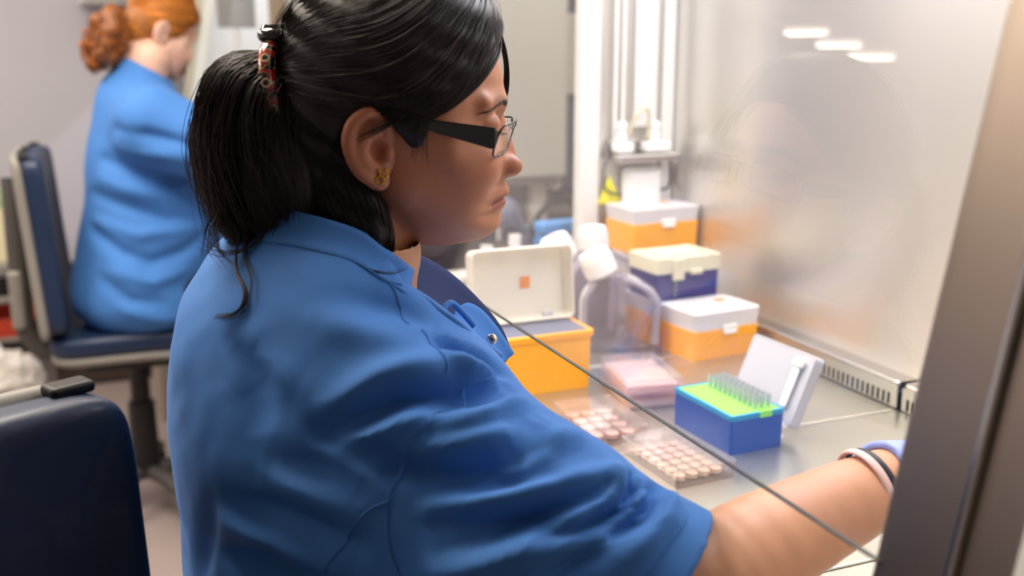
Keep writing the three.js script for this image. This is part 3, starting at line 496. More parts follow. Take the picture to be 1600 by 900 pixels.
// the tunic
const tunicField = (() => {
  const trunk = blend([ell([0.19, 0.93, -0.905], [0.128, 0.235, 0.185]), ell([0.185, 0.72, -0.92], [0.135, 0.22, 0.185]), ell([0.18, 0.58, -0.92], [0.16, 0.12, 0.2])], 0.09);
  const girdle = blend([cap([0.175, 1.01, -1.06], [0.19, 1.035, -0.9], 0.066, 0.066), cap([0.19, 1.035, -0.9], [0.225, 0.995, -0.77], 0.066, 0.072), cap([0.15, 1.05, -0.91], [0.2, 1.085, -0.89], 0.06, 0.05), ell([0.145, 0.99, -0.93], [0.085, 0.13, 0.14])], 0.05);
  const chest = blend([ell([0.262, 0.93, -0.83], [0.07, 0.1, 0.08]), ell([0.262, 0.93, -0.96], [0.07, 0.1, 0.08])], 0.05);
  const slR = chain([[0.235, 0.975, -0.768], [0.29, 0.925, -0.695], [0.405, 0.879, -0.605]], [0.082, 0.08, 0.071], 0.05), slL = chain([[0.2, 1.0, -1.06], [0.245, 0.84, -1.12]], [0.075, 0.075], 0.05);
  const under = ell([0.26, 0.84, -0.75], [0.1, 0.12, 0.085]);
  const hem = (x, y, z) => ((x - 0.375) * 0.7 + (y - 0.89) * -0.55 + (z + 0.622) * 0.5) + 0.002;
  const holeR = chain([[0.32, 0.915, -0.68], [0.46, 0.84, -0.57]], [0.052, 0.066]), neckHole = chain([[0.215, 1.09, -0.885], [0.235, 1.2, -0.88]], [0.058, 0.075]), vcut = cap([0.271, 1.1155, 0], [0.368, 1.0385, 0], 0.029), pit = chain([[0.24, 1.08, -0.895], [0.255, 1.0, -0.9], [0.29, 1.03, -0.9]], [0.05, 0.03, 0.014], 0.01);
  return (x, y, z) => {
    let d = smin(trunk(x, y, z), girdle(x, y, z), 0.07); d = smin(d, chest(x, y, z), 0.06);
    let s = smin(slR(x, y, z), under(x, y, z), 0.07); d = smin(d, s, 0.045); d = smin(d, slL(x, y, z), 0.05);
    const hp = hem(x, y, z); if (z > -0.8) { d = smax(d, hp, 0.003); if (hp > -0.06) d = smax(d, -holeR(x, y, z), 0.004); }
    d = smax(d, -neckHole(x, y, z), 0.012); if (z > -1.02) { const a = x + 0.338 * (z + 0.86), b = y - 0.27 * (z + 0.86); d = smax(d, -vcut(a, b, 0), 0.005); } return smax(d, -pit(x, y, z), 0.006);
  };
})();
const FOLDS = [   // height, width, then points on the cloth
  [-0.0201,0.011,[0.141,1.02,-0.73],[0.163,1.03,-0.715],[0.192,1.044,-0.707],[0.217,1.047,-0.703],[0.24,1.048,-0.705]],
  [0.0128,0.014,[0.152,1.035,-0.728],[0.184,1.055,-0.72],[0.213,1.061,-0.717],[0.239,1.061,-0.717]],
  [0.0109,0.011,[0.153,1.014,-0.716],[0.183,1.027,-0.7],[0.211,1.034,-0.694],[0.25,1.034,-0.691]],
  [-0.0109,0.009,[0.143,1.016,-0.726],[0.163,1.008,-0.705],[0.186,1.002,-0.688],[0.205,1.001,-0.678]],
  [-0.0163,0.01,[0.188,0.998,-0.686],[0.217,1,-0.67],[0.252,1.005,-0.658],[0.292,1.01,-0.657]],
  [0.0109,0.01,[0.197,1.008,-0.685],[0.233,1.013,-0.674],[0.273,1.018,-0.671],[0.304,1.019,-0.684]],
  [0.0128,0.01,[0.209,0.976,-0.663],[0.233,0.982,-0.646],[0.257,0.986,-0.634],[0.285,0.99,-0.629],[0.314,0.991,-0.631],[0.35,0.986,-0.641]],
  [-0.0163,0.01,[0.207,0.986,-0.67],[0.235,0.992,-0.653],[0.261,0.997,-0.643],[0.285,1,-0.641]],
  [-0.0182,0.01,[0.212,0.966,-0.656],[0.238,0.972,-0.635],[0.267,0.978,-0.623],[0.301,0.983,-0.621],[0.329,0.984,-0.625]],
  [0.0146,0.011,[0.208,0.933,-0.647],[0.227,0.944,-0.63],[0.25,0.955,-0.617],[0.277,0.964,-0.61],[0.299,0.968,-0.609]],
  [-0.0146,0.01,[0.213,0.948,-0.646],[0.236,0.959,-0.629],[0.261,0.969,-0.619],[0.285,0.976,-0.616]],
  [-0.0182,0.01,[0.22,1.036,-0.694],[0.247,1.039,-0.696],[0.286,1.041,-0.72]],
  [0.0109,0.01,[0.228,1.029,-0.687],[0.259,1.031,-0.689],[0.297,1.031,-0.711]],
  [-0.0219,0.01,[0.242,1.075,-0.739],[0.264,1.065,-0.737],[0.291,1.049,-0.744]],
  [0.0128,0.009,[0.241,1.066,-0.725],[0.257,1.056,-0.719],[0.28,1.046,-0.722]],
  [-0.0109,0.01,[0.271,1.015,-0.666],[0.298,1.02,-0.683]],
  [0.0092,0.01,[0.279,1.005,-0.649],[0.305,1.011,-0.663],[0.328,1.008,-0.676]],
  [-0.0092,0.012,[0.113,0.991,-0.752],[0.135,0.99,-0.727],[0.158,0.978,-0.703]],
  [0.0073,0.012,[0.106,0.977,-0.758],[0.13,0.974,-0.73],[0.155,0.962,-0.705]],
  [-0.0109,0.012,[0.082,0.947,-0.789],[0.113,0.945,-0.75],[0.157,0.933,-0.705]],
  [0.0092,0.012,[0.075,0.926,-0.801],[0.108,0.924,-0.757],[0.145,0.912,-0.72]],
  [-0.0109,0.012,[0.073,0.894,-0.806],[0.094,0.899,-0.773],[0.116,0.896,-0.75]],
  [-0.0092,0.014,[0.067,0.935,-0.815],[0.061,0.899,-0.834],[0.056,0.86,-0.85]],
  [-0.0055,0.01,[0.092,1.072,-0.812],[0.097,1.062,-0.797],[0.102,1.049,-0.784]],
  [0.0055,0.015,[0.107,1.072,-0.793],[0.118,1.056,-0.772],[0.133,1.049,-0.754]],
  [-0.0073,0.016,[0.11,1.064,-0.784],[0.103,1.036,-0.777],[0.104,1.008,-0.765]],
  [-0.0073,0.012,[0.185,1.105,-0.773],[0.214,1.099,-0.768],[0.238,1.087,-0.762]],
  [0.0073,0.014,[0.154,1.093,-0.772],[0.179,1.085,-0.755],[0.214,1.076,-0.735]],
  [-0.0219,0.006,[0.357,0.984,-0.643],[0.355,0.98,-0.631],[0.336,0.975,-0.615],[0.3,0.968,-0.608],[0.272,0.962,-0.611]],
  [0.0128,0.008,[0.339,0.987,-0.634],[0.338,0.981,-0.624],[0.319,0.977,-0.615],[0.288,0.972,-0.613]],
  [-0.0182,0.006,[0.384,0.97,-0.647],[0.365,0.972,-0.622],[0.344,0.967,-0.607],[0.323,0.961,-0.601]],
  [0.0128,0.008,[0.366,0.977,-0.634],[0.352,0.973,-0.618],[0.334,0.969,-0.608]],
  [0.0092,0.009,[0.388,0.966,-0.632],[0.369,0.964,-0.608],[0.348,0.956,-0.595],[0.328,0.947,-0.591]],
  [-0.0092,0.008,[0.311,0.953,-0.597],[0.291,0.946,-0.598],[0.273,0.939,-0.602]]];
const SEAMS = [
  [[0.283,1.048,-0.729],[0.26,1.047,-0.708],[0.239,1.041,-0.697],[0.225,1.035,-0.692],[0.21,1.026,-0.69],[0.198,1.013,-0.687],[0.189,0.998,-0.686],[0.181,0.979,-0.685],[0.179,0.959,-0.685],[0.18,0.937,-0.682],[0.184,0.921,-0.677]],
  [[0.18,0.975,-0.685],[0.167,0.965,-0.695],[0.156,0.947,-0.705],[0.147,0.926,-0.717],[0.139,0.905,-0.728]],
  [[0.21,1.119,-0.789],[0.217,1.109,-0.781],[0.22,1.095,-0.765],[0.221,1.09,-0.758]],
  [[0.229,1.084,-0.75],[0.234,1.078,-0.74],[0.234,1.069,-0.727],[0.233,1.06,-0.716]],
  [[0.387,0.961,-0.61],[0.374,0.958,-0.597],[0.361,0.952,-0.589],[0.349,0.944,-0.583],[0.34,0.937,-0.581]],
  [[0.192,1.131,-0.8],[0.205,1.121,-0.79],[0.215,1.115,-0.787],[0.224,1.112,-0.787]]];
const PLACKET = [[0.238, 1.1, -0.793], [0.245, 1.0955, -0.79], [0.256, 1.0865, -0.782], [0.267, 1.078, -0.779], [0.277, 1.069, -0.786], [0.292, 1.056, -0.81], [0.316, 1.037, -0.845], [0.344, 1.013, -0.878]];
{
  const g = skin(tunicField, [0.0, 0.47, -1.24], [0.48, 1.15, -0.5], 0.0042, 1);
  fold(g, FOLDS);
  const p = g.attributes.position, n = g.attributes.normal;
  for (let i = 0; i < p.count; i++) { const x = p.getX(i), y = p.getY(i), z = p.getZ(i), s = 0.0022 * noise(x * 17 + y * 6, y * 19, z * 17) + 0.0009 * noise(x * 45, y * 50, z * 45); p.setXYZ(i, x + n.getX(i) * s, y + n.getY(i) * s, z + n.getZ(i) * s); }
  g.computeVertexNormals();
  const tunic = womanPart('tunic', g, M.cloth);
}
// collar band, placket, flap with its snap button, seams
function sheet(A, B, nu, nv, t, bulge = 0) {          // cloth strip between two curves, t thick
  const ca = new THREE.CatmullRomCurve3(A.map((p) => V(...p))), cb = new THREE.CatmullRomCurve3(B.map((p) => V(...p))), P = [], top = [];
  for (let i = 0; i <= nu; i++) { const a = ca.getPoint(i / nu), b = cb.getPoint(i / nu); top.push([]); for (let j = 0; j <= nv; j++) top[i].push(a.clone().lerp(b, j / nv)); }
  const N = top.map((row, i) => row.map((p, j) => { const u = top[Math.min(i + 1, nu)][j].clone().sub(top[Math.max(i - 1, 0)][j]), v = top[i][Math.min(j + 1, nv)].clone().sub(top[i][Math.max(j - 1, 0)]); return u.cross(v).normalize(); }));
  const pos = [], ix = [], W = nv + 1, S = (nu + 1) * W;
  for (const s of [1, -1]) for (let i = 0; i <= nu; i++) for (let j = 0; j <= nv; j++) { const q = top[i][j].clone().addScaledVector(N[i][j], s * t / 2 + bulge * Math.sin(Math.PI * j / nv)); pos.push(q.x, q.y, q.z); }
  for (let i = 0; i < nu; i++) for (let j = 0; j < nv; j++) { const a = i * W + j; ix.push(a, a + W, a + 1, a + 1, a + W, a + W + 1, S + a, S + a + 1, S + a + W, S + a + 1, S + a + W + 1, S + a + W); }
  const side = (a, b) => ix.push(a, b, S + a, b, S + b, S + a);
  for (let i = 0; i < nu; i++) { side(i * W + W, i * W); side(i * W + nv, i * W + nv + W); } for (let j = 0; j < nv; j++) { side(j, j + 1); side(nu * W + j + 1, nu * W + j); }
  const g = new THREE.BufferGeometry(); g.setAttribute('position', new THREE.Float32BufferAttribute(pos, 3)); g.setAttribute('uv', new THREE.Float32BufferAttribute(pos.flatMap((v, i) => i % 3 === 2 ? [] : [v]), 2)); g.setIndex(ix); g.computeVertexNormals(); return g;
}
const tunic = woman.getObjectByName('tunic');
const cb = [[0.122, 1.141, -0.866], [0.139, 1.142, -0.841], [0.165, 1.138, -0.815], [0.192, 1.129, -0.798], [0.205, 1.119, -0.789], [0.215, 1.113, -0.786], [0.226, 1.105, -0.783], [0.234, 1.099, -0.79]];
womanPart('collar', sheet(cb.map(([x, y, z], i) => [x + 0.008, y + 0.026 - i * 0.0012, z - 0.016 - i * 0.0012]), cb, 36, 6, 0.0024, 0.0025), M.cloth, tunic);
womanPart('placket_edge', tube(PLACKET, 0.0032, 50, 8), M.cloth, tunic);
womanPart('placket_loop', tube([[0.284, 1.063, -0.868], [0.289, 1.068, -0.873], [0.2965, 1.069, -0.877], [0.306, 1.06, -0.879], [0.318, 1.045, -0.877]], 0.003, 30, 8), M.cloth, tunic);
womanPart('far_collar', sheet([[0.252, 1.111, -0.93], [0.285, 1.102, -0.95], [0.318, 1.082, -0.956], [0.345, 1.055, -0.945], [0.363, 1.028, -0.925], [0.366, 1.006, -0.9]], [[0.25, 1.07, -0.89], [0.28, 1.05, -0.9], [0.305, 1.03, -0.9], [0.325, 1.015, -0.9], [0.34, 1.005, -0.895], [0.35, 1.0, -0.888]], 28, 10, 0.0022, 0.003), M.clothShaded, tunic);
womanPart('placket_flap', sheet([[0.308, 1.06, -0.895], [0.325, 1.058, -0.912], [0.341, 1.048, -0.918], [0.354, 1.031, -0.912], [0.367, 1.006, -0.899]], [[0.3, 1.048, -0.876], [0.312, 1.036, -0.876], [0.323, 1.023, -0.878], [0.335, 1.012, -0.878], [0.348, 1.002, -0.882]], 24, 8, 0.0022, 0.004), M.cloth, tunic);
const snap = womanPart('snap_button', new THREE.SphereGeometry(0.0052, 20, 12).scale(1, 1, 0.35).rotateX(-0.35).rotateY(-0.25).translate(0.339, 1.0275, -0.8855), M.steelSmooth, tunic);
womanPart('snap_centre', new THREE.SphereGeometry(0.0022, 12, 8).scale(1, 1, 0.5).translate(0.3385, 1.0285, -0.8835), M.gunmetal, snap);
womanPart('snap_button', new THREE.SphereGeometry(0.003, 14, 10).translate(0.2385, 1.1005, -0.8335), M.steelSmooth, tunic);
womanPart('snap_button', new THREE.SphereGeometry(0.003, 14, 10).translate(0.283, 1.0655, -0.866), M.steelSmooth, tunic);
function onCloth(pts, n, lift) {                        // a line laid onto the cloth, fold by fold
  const p = tunic.geometry.attributes.position, q = tunic.geometry.attributes.normal, o = woman.position, v = V(0, 0, 0), m = V(0, 0, 0);
  return new THREE.CatmullRomCurve3(pts.map((a) => V(...a))).getPoints(n).map((a) => { let b = 1e9, k = 0; const x = a.x - o.x, y = a.y - o.y, z = a.z - o.z; for (let i = 0; i < p.count; i++) { const d = (p.getX(i) - x) ** 2 + (p.getY(i) - y) ** 2 + (p.getZ(i) - z) ** 2; if (d < b) { b = d; k = i; } } v.fromBufferAttribute(p, k).add(o).sub(a); m.fromBufferAttribute(q, k); return a.clone().addScaledVector(m, v.dot(m) + lift); });
}
for (const s of SEAMS) womanPart('seam', tube(onCloth(s, 40, 0.0001), 0.0009, 90, 6), M.cloth, tunic);

// ---------------------------------------------------------------- hair
const DARK = rgb(29, 20, 16), RED = rgb(160, 98, 34);
function strands(paths, r0, r1 = 0.25, tone = DARK) {               // thin three-sided tapered tubes in one mesh
  let nv = 0, ni = 0; for (const p of paths) { nv += p.length * 3; ni += (p.length - 1) * 18; }
  const pos = new Float32Array(nv * 3), nor = new Float32Array(nv * 3), uv = new Float32Array(nv * 2), col = new Float32Array(nv * 3), ix = new Uint32Array(ni); let a = 0, b = 0;
  const T = V(0, 0, 0), S = V(0, 0, 0), N = V(0, 0, 0), q = V(0, 0, 0);
  for (const p of paths) {
    const r = r0 * (0.7 + 0.6 * rnd()), base = a, tint = 0.55 + Math.pow(rnd(), 2.2) * 3.4;
    for (let i = 0; i < p.length; i++) {
      T.subVectors(p[Math.min(i + 1, p.length - 1)], p[Math.max(i - 1, 0)]).normalize(); S.set(T.y, -T.z, T.x).cross(T).normalize(); N.crossVectors(T, S);
      const t = i / (p.length - 1), w = r * mix(1, r1, t) * Math.min(1, 0.4 + t * 4);
      for (let k = 0; k < 3; k++) { const c = Math.cos(k * 2.094), s = Math.sin(k * 2.094); q.copy(S).multiplyScalar(c).addScaledVector(N, s); pos[a * 3] = p[i].x + q.x * w; pos[a * 3 + 1] = p[i].y + q.y * w; pos[a * 3 + 2] = p[i].z + q.z * w; nor[a * 3] = q.x; nor[a * 3 + 1] = q.y; nor[a * 3 + 2] = q.z; uv[a * 2] = k / 3; uv[a * 2 + 1] = t; col[a * 3] = tone.r * tint; col[a * 3 + 1] = tone.g * tint; col[a * 3 + 2] = tone.b * tint; a++; }
      if (i) for (let k = 0; k < 3; k++) { const o = base + (i - 1) * 3, m = (k + 1) % 3; ix[b++] = o + k; ix[b++] = o + m; ix[b++] = o + 3 + k; ix[b++] = o + m; ix[b++] = o + 3 + m; ix[b++] = o + 3 + k; }
    }
  }
  const g = new THREE.BufferGeometry(); g.setAttribute('position', new THREE.BufferAttribute(pos, 3)); g.setAttribute('normal', new THREE.BufferAttribute(nor, 3)); g.setAttribute('uv', new THREE.BufferAttribute(uv, 2)); g.setAttribute('color', new THREE.BufferAttribute(col, 3)); g.setIndex(new THREE.BufferAttribute(ix, 1)); return g;
}
const tinted = (g, tone) => paint(g, (x, y, z, c) => c.copy(tone).multiplyScalar(0.8 + 0.35 * noise(x * 160, y * 40, z * 160)));
const curvePts = (pts, n) => new THREE.CatmullRomCurve3(pts.map((p) => V(...p))).getPoints(n);
const hairLow = table([[-0.09, -0.09], [-0.034, 0.018], [-0.03, 0.024], [-0.014, 0.032], [0.002, 0.026], [0.01, 0.014], [0.022, 0.0], [0.0275, -0.002], [0.0372, 0.025], [0.0501, 0.0345], [0.0608, 0.043], [0.0738, 0.0565], [0.0845, 0.0679], [0.0963, 0.083], [0.11, 0.1]]);
const hairFront = table([[-0.12, 0.0], [-0.085, 0.008], [-0.05, 0.002], [-0.027, -0.011], [-0.012, -0.024], [0.012, -0.034], [0.03, -0.032], [0.05, 0.0]]);
const hairVolume = blend([ell([0.008, 0.056, 0], [0.1045, 0.1, 0.0885]), ell([-0.045, 0.0, 0], [0.056, 0.085, 0.07]), ell([-0.025, -0.06, 0.028], [0.042, 0.05, 0.046]), ell([-0.03, -0.06, -0.028], [0.04, 0.05, 0.044]), ell([0.035, 0.1, 0], [0.066, 0.052, 0.07])], 0.02);
const hairCap = (x, y, z) => { const v = hairVolume(x, y, z) + 0.0012 * Math.sin(y * 260 + x * 120 + z * 60) * 0.6; return smin(smax(v, hairLow(x) - y, 0.008), smax(v, x - hairFront(y), 0.008), 0.004); };
const TIE = [-0.09, 0.06, 0.004];
const tailPts = [TIE, [-0.105, 0.044, 0.014], [-0.114, 0.0, 0.024], [-0.11, -0.04, 0.028], [-0.106, -0.072, 0.028], [-0.108, -0.098, 0.026]], tailR = [0.026, 0.04, 0.042, 0.037, 0.027, 0.012], coreR = tailR.map((r) => r - 0.008);
const tailField = smoothField(smin2(chain(tailPts, coreR, 0.02), chain([[-0.082, 0.035, 0.02], [-0.082, -0.02, 0.034], [-0.075, -0.07, 0.036]], [0.026, 0.034, 0.026], 0.02), 0.03));
function smin2(a, b, k) { return (x, y, z) => smin(a(x, y, z), b(x, y, z), k); }
function smoothField(f) { return (x, y, z) => f(x, y, z) + 0.002 * noise(x * 90, y * 14, z * 90); }
{
  const capMesh = skin(hairCap, [-0.12, -0.125, -0.1], [0.12, 0.17, 0.1], 0.0028), paths = [];
  const P = capMesh.attributes.position, e = 0.0006, grad = (p) => V(hairVolume(p.x + e, p.y, p.z) - hairVolume(p.x - e, p.y, p.z), hairVolume(p.x, p.y + e, p.z) - hairVolume(p.x, p.y - e, p.z), hairVolume(p.x, p.y, p.z + e) - hairVolume(p.x, p.y, p.z - e)).normalize();
  for (let s = 0; s < 5200; s++) {
    const i = Math.floor(rnd() * P.count), p = V(P.getX(i), P.getY(i), P.getZ(i)); if (hairVolume(p.x, p.y, p.z) < -0.006) continue;
    if (p.z < -0.03 && rnd() < 0.6) continue;
    const lift = rnd() < 0.07 ? rr(0.002, 0.007) : rr(-0.0004, 0.0016), path = [], wob = rnd() < 0.15 ? rr(-0.9, 0.9) : rr(-0.3, 0.3), side = p.z >= 0 ? 1 : -1, steps = Math.floor(rr(10, 26));
    for (let k = 0; k < steps; k++) {
      const n = grad(p), d = hairVolume(p.x, p.y, p.z); p.addScaledVector(n, (lift * Math.min(1, k / 4) - d) * 0.8); path.push(p.clone());
      const t = V(TIE[0] - p.x, TIE[1] - p.y, TIE[2] - p.z); if (t.length() < 0.026) break; t.normalize();
      const a = sstep(-0.03, 0.07, p.x) * sstep(0.0, 0.07, p.y); t.y -= 0.95 * a; t.x -= 0.25 * a; t.z += side * 0.3 * a; t.y += 0.25 * wob; t.z += 0.2 * wob;
      if (p.y < 0.0) t.y += 0.25;
      t.addScaledVector(n, -t.dot(n)).normalize(); p.addScaledVector(t, 0.0072);
      if (p.y < hairLow(p.x) && p.x > hairFront(p.y)) break;
    }
    if (path.length > 3) paths.push(path);
  }
  // front locks over both temples and the far side of the forehead
  const lock = (pts, n, spread, len = 16) => { for (let i = 0; i < n; i++) { const o = V(rr(-1, 1), rr(-1, 1), rr(-1, 1)).multiplyScalar(spread), c = curvePts(pts, len); paths.push(c.map((q, k) => q.addScaledVector(o, 0.35 + 0.65 * k / len))); } };
  lock([[0.085, 0.122, -0.01], [0.106, 0.095, -0.022], [0.1145, 0.065, -0.034], [0.1135, 0.04, -0.044], [0.105, 0.018, -0.054]], 130, 0.0035);
  lock([[0.09, 0.116, 0.0], [0.101, 0.09, 0.012], [0.091, 0.07, 0.046], [0.068, 0.048, 0.066], [0.035, 0.03, 0.079], [0.0, 0.03, 0.086]], 90, 0.004, 22);
  lock([[0.08, 0.125, 0.008], [0.088, 0.085, 0.042], [0.06, 0.05, 0.07], [0.03, 0.028, 0.08], [0.022, 0.014, 0.079]], 60, 0.008, 20);
  lock([[0.05, 0.06, 0.075], [0.032, 0.03, 0.079], [0.028, 0.012, 0.077], [0.027, -0.004, 0.0745]], 26, 0.0075, 14);
  lock([[0.03, 0.045, 0.083], [0.012, 0.03, 0.0855], [-0.006, 0.02, 0.088], [-0.024, 0.012, 0.091]], 22, 0.004, 14);
  const flat = paths.map((p) => p);
  const hair = merge([tinted(capMesh, DARK), strands(flat, 0.00042)]); hair.applyMatrix4(HM); womanPart('hair', hair, M.hair);
}
{
  const core = skin(tailField, [-0.165, -0.115, -0.04], [-0.05, 0.1, 0.08], 0.0032), paths = [], c = new THREE.CatmullRomCurve3(tailPts.map((p) => V(...p)));
  for (let s = 0; s < 3400; s++) {
    const a = rr(0, Math.PI * 2), q = Math.sqrt(rnd()), end = rr(0.72, 1.0), n = 18, path = [], o2 = V(rr(0.2, 1.3), 0, rr(-0.1, 0.5)).multiplyScalar(Math.cos(a) < 0.2 ? rr(0, 0.03) : 0), ph = rr(0, 6), out = rnd() < 0.12 ? rr(1.1, 1.5) : 1.04;
    for (let k = 0; k <= n; k++) { const t = k / n * end, p = c.getPoint(t), R = mix(tailR[Math.min(5, Math.floor(t * 5))], tailR[Math.min(5, Math.floor(t * 5) + 1)], t * 5 - Math.floor(t * 5)) * (0.72 + 0.32 * q) * (t > 0.8 ? 1 + (t - 0.8) * 1.2 : 1) * mix(1, out, t); const tg = c.getTangent(t), A = V(0, 0, 1).addScaledVector(tg, -tg.z).normalize(), Bq = new THREE.Vector3().crossVectors(tg, A); path.push(p.addScaledVector(Bq, Math.cos(a) * R).addScaledVector(A, Math.sin(a) * R).addScaledVector(o2, Math.min(1, t * 2)).add(V(0.005 * Math.sin(ph + t * 8), 0, 0.005 * Math.cos(ph * 1.7 + t * 6)))); }
    paths.push(path);
  }
  const wisp = (pts, n, spread, len = 26) => { for (let i = 0; i < n; i++) { const o = V(rr(-1, 1), rr(-0.6, 0.6), rr(-1, 1)).multiplyScalar(spread); paths.push(curvePts(pts, len).map((q, k) => q.addScaledVector(o, k / len))); } };
  wisp([[-0.118, -0.05, 0.05], [-0.125, -0.08, 0.066], [-0.123, -0.094, 0.088], [-0.115, -0.105, 0.108], [-0.1165, -0.116, 0.116], [-0.124, -0.123, 0.113], [-0.138, -0.1262, 0.108]], 34, 0.004, 34);
  wisp([[-0.115, -0.05, 0.05], [-0.118, -0.08, 0.07], [-0.108, -0.098, 0.102], [-0.108, -0.113, 0.118]], 12, 0.006);
  wisp([[-0.09, -0.06, 0.045], [-0.1, -0.085, 0.05], [-0.12, -0.092, 0.05], [-0.14, -0.085, 0.045]], 12, 0.006);
  wisp([[-0.05, -0.08, 0.05], [-0.07, -0.095, 0.058], [-0.1, -0.098, 0.058], [-0.125, -0.092, 0.05]], 10, 0.006);
  wisp([[-0.07, -0.06, 0.06], [-0.055, -0.075, 0.085], [-0.025, -0.087, 0.108], [0.0, -0.092, 0.118], [0.012, -0.088, 0.117]], 7, 0.003);
  wisp([[-0.1, 0.075, 0.0], [-0.14, 0.055, 0.01], [-0.16, 0.015, 0.02], [-0.163, -0.03, 0.02]], 16, 0.007);
  wisp([[-0.1, 0.075, 0.0], [-0.145, 0.04, 0.01], [-0.158, -0.02, 0.02], [-0.15, -0.075, 0.03]], 22, 0.006);
  wisp([[-0.125, -0.03, 0.05], [-0.14, -0.055, 0.06], [-0.142, -0.075, 0.075], [-0.128, -0.088, 0.09]], 16, 0.008);
  wisp([[-0.13, -0.04, 0.045], [-0.145, -0.06, 0.05], [-0.148, -0.085, 0.052]], 12, 0.008);
  wisp([[-0.095, -0.05, 0.055], [-0.11, -0.075, 0.07], [-0.135, -0.08, 0.075], [-0.15, -0.072, 0.07]], 12, 0.007);
  wisp([[-0.1, 0.08, 0.0], [-0.135, 0.062, 0.02], [-0.154, 0.02, 0.03], [-0.158, -0.04, 0.03], [-0.152, -0.07, 0.035]], 10, 0.01);
  const g = merge([tinted(core, DARK), strands(paths, 0.00046)]); g.applyMatrix4(HM); womanPart('ponytail', g, M.hair);
}
for (const s of [1, -1]) { // eyebrows
  const paths = []; for (let i = 0; i < 150; i++) { const t = rnd(), l = mix(0.012, 0.05, t), y = 0.0345 + 0.0025 * Math.sin(t * 2.4) - 0.006 * t * t + rr(-0.0026, 0.0026) * (1 - 0.6 * t), p = []; for (let k = 0; k < 5; k++) { const q = V(0.12, y + k * 0.0006 * (1 - t) - k * 0.0003 * t, (l + k * 0.0018) * s); for (let m = 0; m < 12; m++) q.x -= headField(q.x, q.y, q.z) * 0.8; q.x += 0.0003 + 0.0001 * k; p.push(q); } paths.push(p); }
  womanPart('eyebrow', strands(paths, 0.00022).applyMatrix4(HM), M.hair);
}
for (const s of [1, -1]) { // eyelashes
  const paths = []; for (let i = 0; i < 14; i++) { const t = i / 13, z = mix(0.021, 0.0455, t), x = 0.0992 - ((z - 0.0325) ** 2) * 28, y = 0.0128 - 0.02 * Math.abs(z - 0.0325); paths.push(curvePts([[x - 0.0006, y, z * s], [x + 0.0035, y - 0.0022, z * s * 1.02], [x + 0.0065, y - 0.0022, z * s * 1.05]], 5)); }
  paths.push(curvePts([[0.095, 0.0125, 0.02 * s], [0.0985, 0.0123, 0.0325 * s], [0.0945, 0.0122, 0.046 * s]], 10));
  womanPart('eyelashes', strands(paths, 0.00035).applyMatrix4(HM), M.hair);
}
// hair clip: knob and patterned bar
{
  const t = thing('hair_clip', 'hair clip with a shiny black knob and red, black and cream bar in dark ponytail', 'hair clip', headAt(-0.09, 0.06, 0.03));
  const put = (n, g, m, p) => mesh(n, own2(g, t), m, p || t);
  const pat = dataTex(128, 128, (x, y) => { const n = noise(x / 16, y / 22, 2.2) + 0.5 * noise(x / 7, y / 9, 7.1), d = Math.hypot((x % 64) - 32, (y % 64) - 30); if (d < 7) return [12, 10, 10]; if (d < 12) return [214, 188, 150]; return n > 0.28 ? [168, 26, 14] : n > 0.05 ? [120, 18, 12] : n > -0.12 ? [196, 160, 120] : [14, 12, 12]; }, true);
  const bar = new THREE.TubeGeometry(new THREE.CatmullRomCurve3([[-0.09, 0.088, 0.022], [-0.094, 0.077, 0.04], [-0.0945, 0.06, 0.05], [-0.092, 0.043, 0.053], [-0.087, 0.027, 0.05]].map((p) => V(...p))), 40, 0.0076, 12, false);
  put('bar', bar, phy(0xffffff, 0.22, { map: rep(pat, 2, 1), clearcoat: 0.8, clearcoatRoughness: 0.08 }));
  put('knob', at(new THREE.SphereGeometry(0.0145, 28, 18).scale(1, 0.58, 1), -0.0885, 0.093, 0.024), M.blackGloss);
  put('knob_face', at(cyl(0.0098, 0.0118, 0.0035, 8), -0.0885, 0.1, 0.024), M.blackGloss);
  put('spring', new THREE.TubeGeometry(new THREE.CatmullRomCurve3([[-0.088, 0.088, 0.014], [-0.097, 0.07, -0.01], [-0.096, 0.045, -0.022], [-0.088, 0.03, -0.01]].map((p) => V(...p))), 24, 0.004, 8, false), M.black);
}
function own2(g, t) { g.applyMatrix4(HM); return own(g, t); }
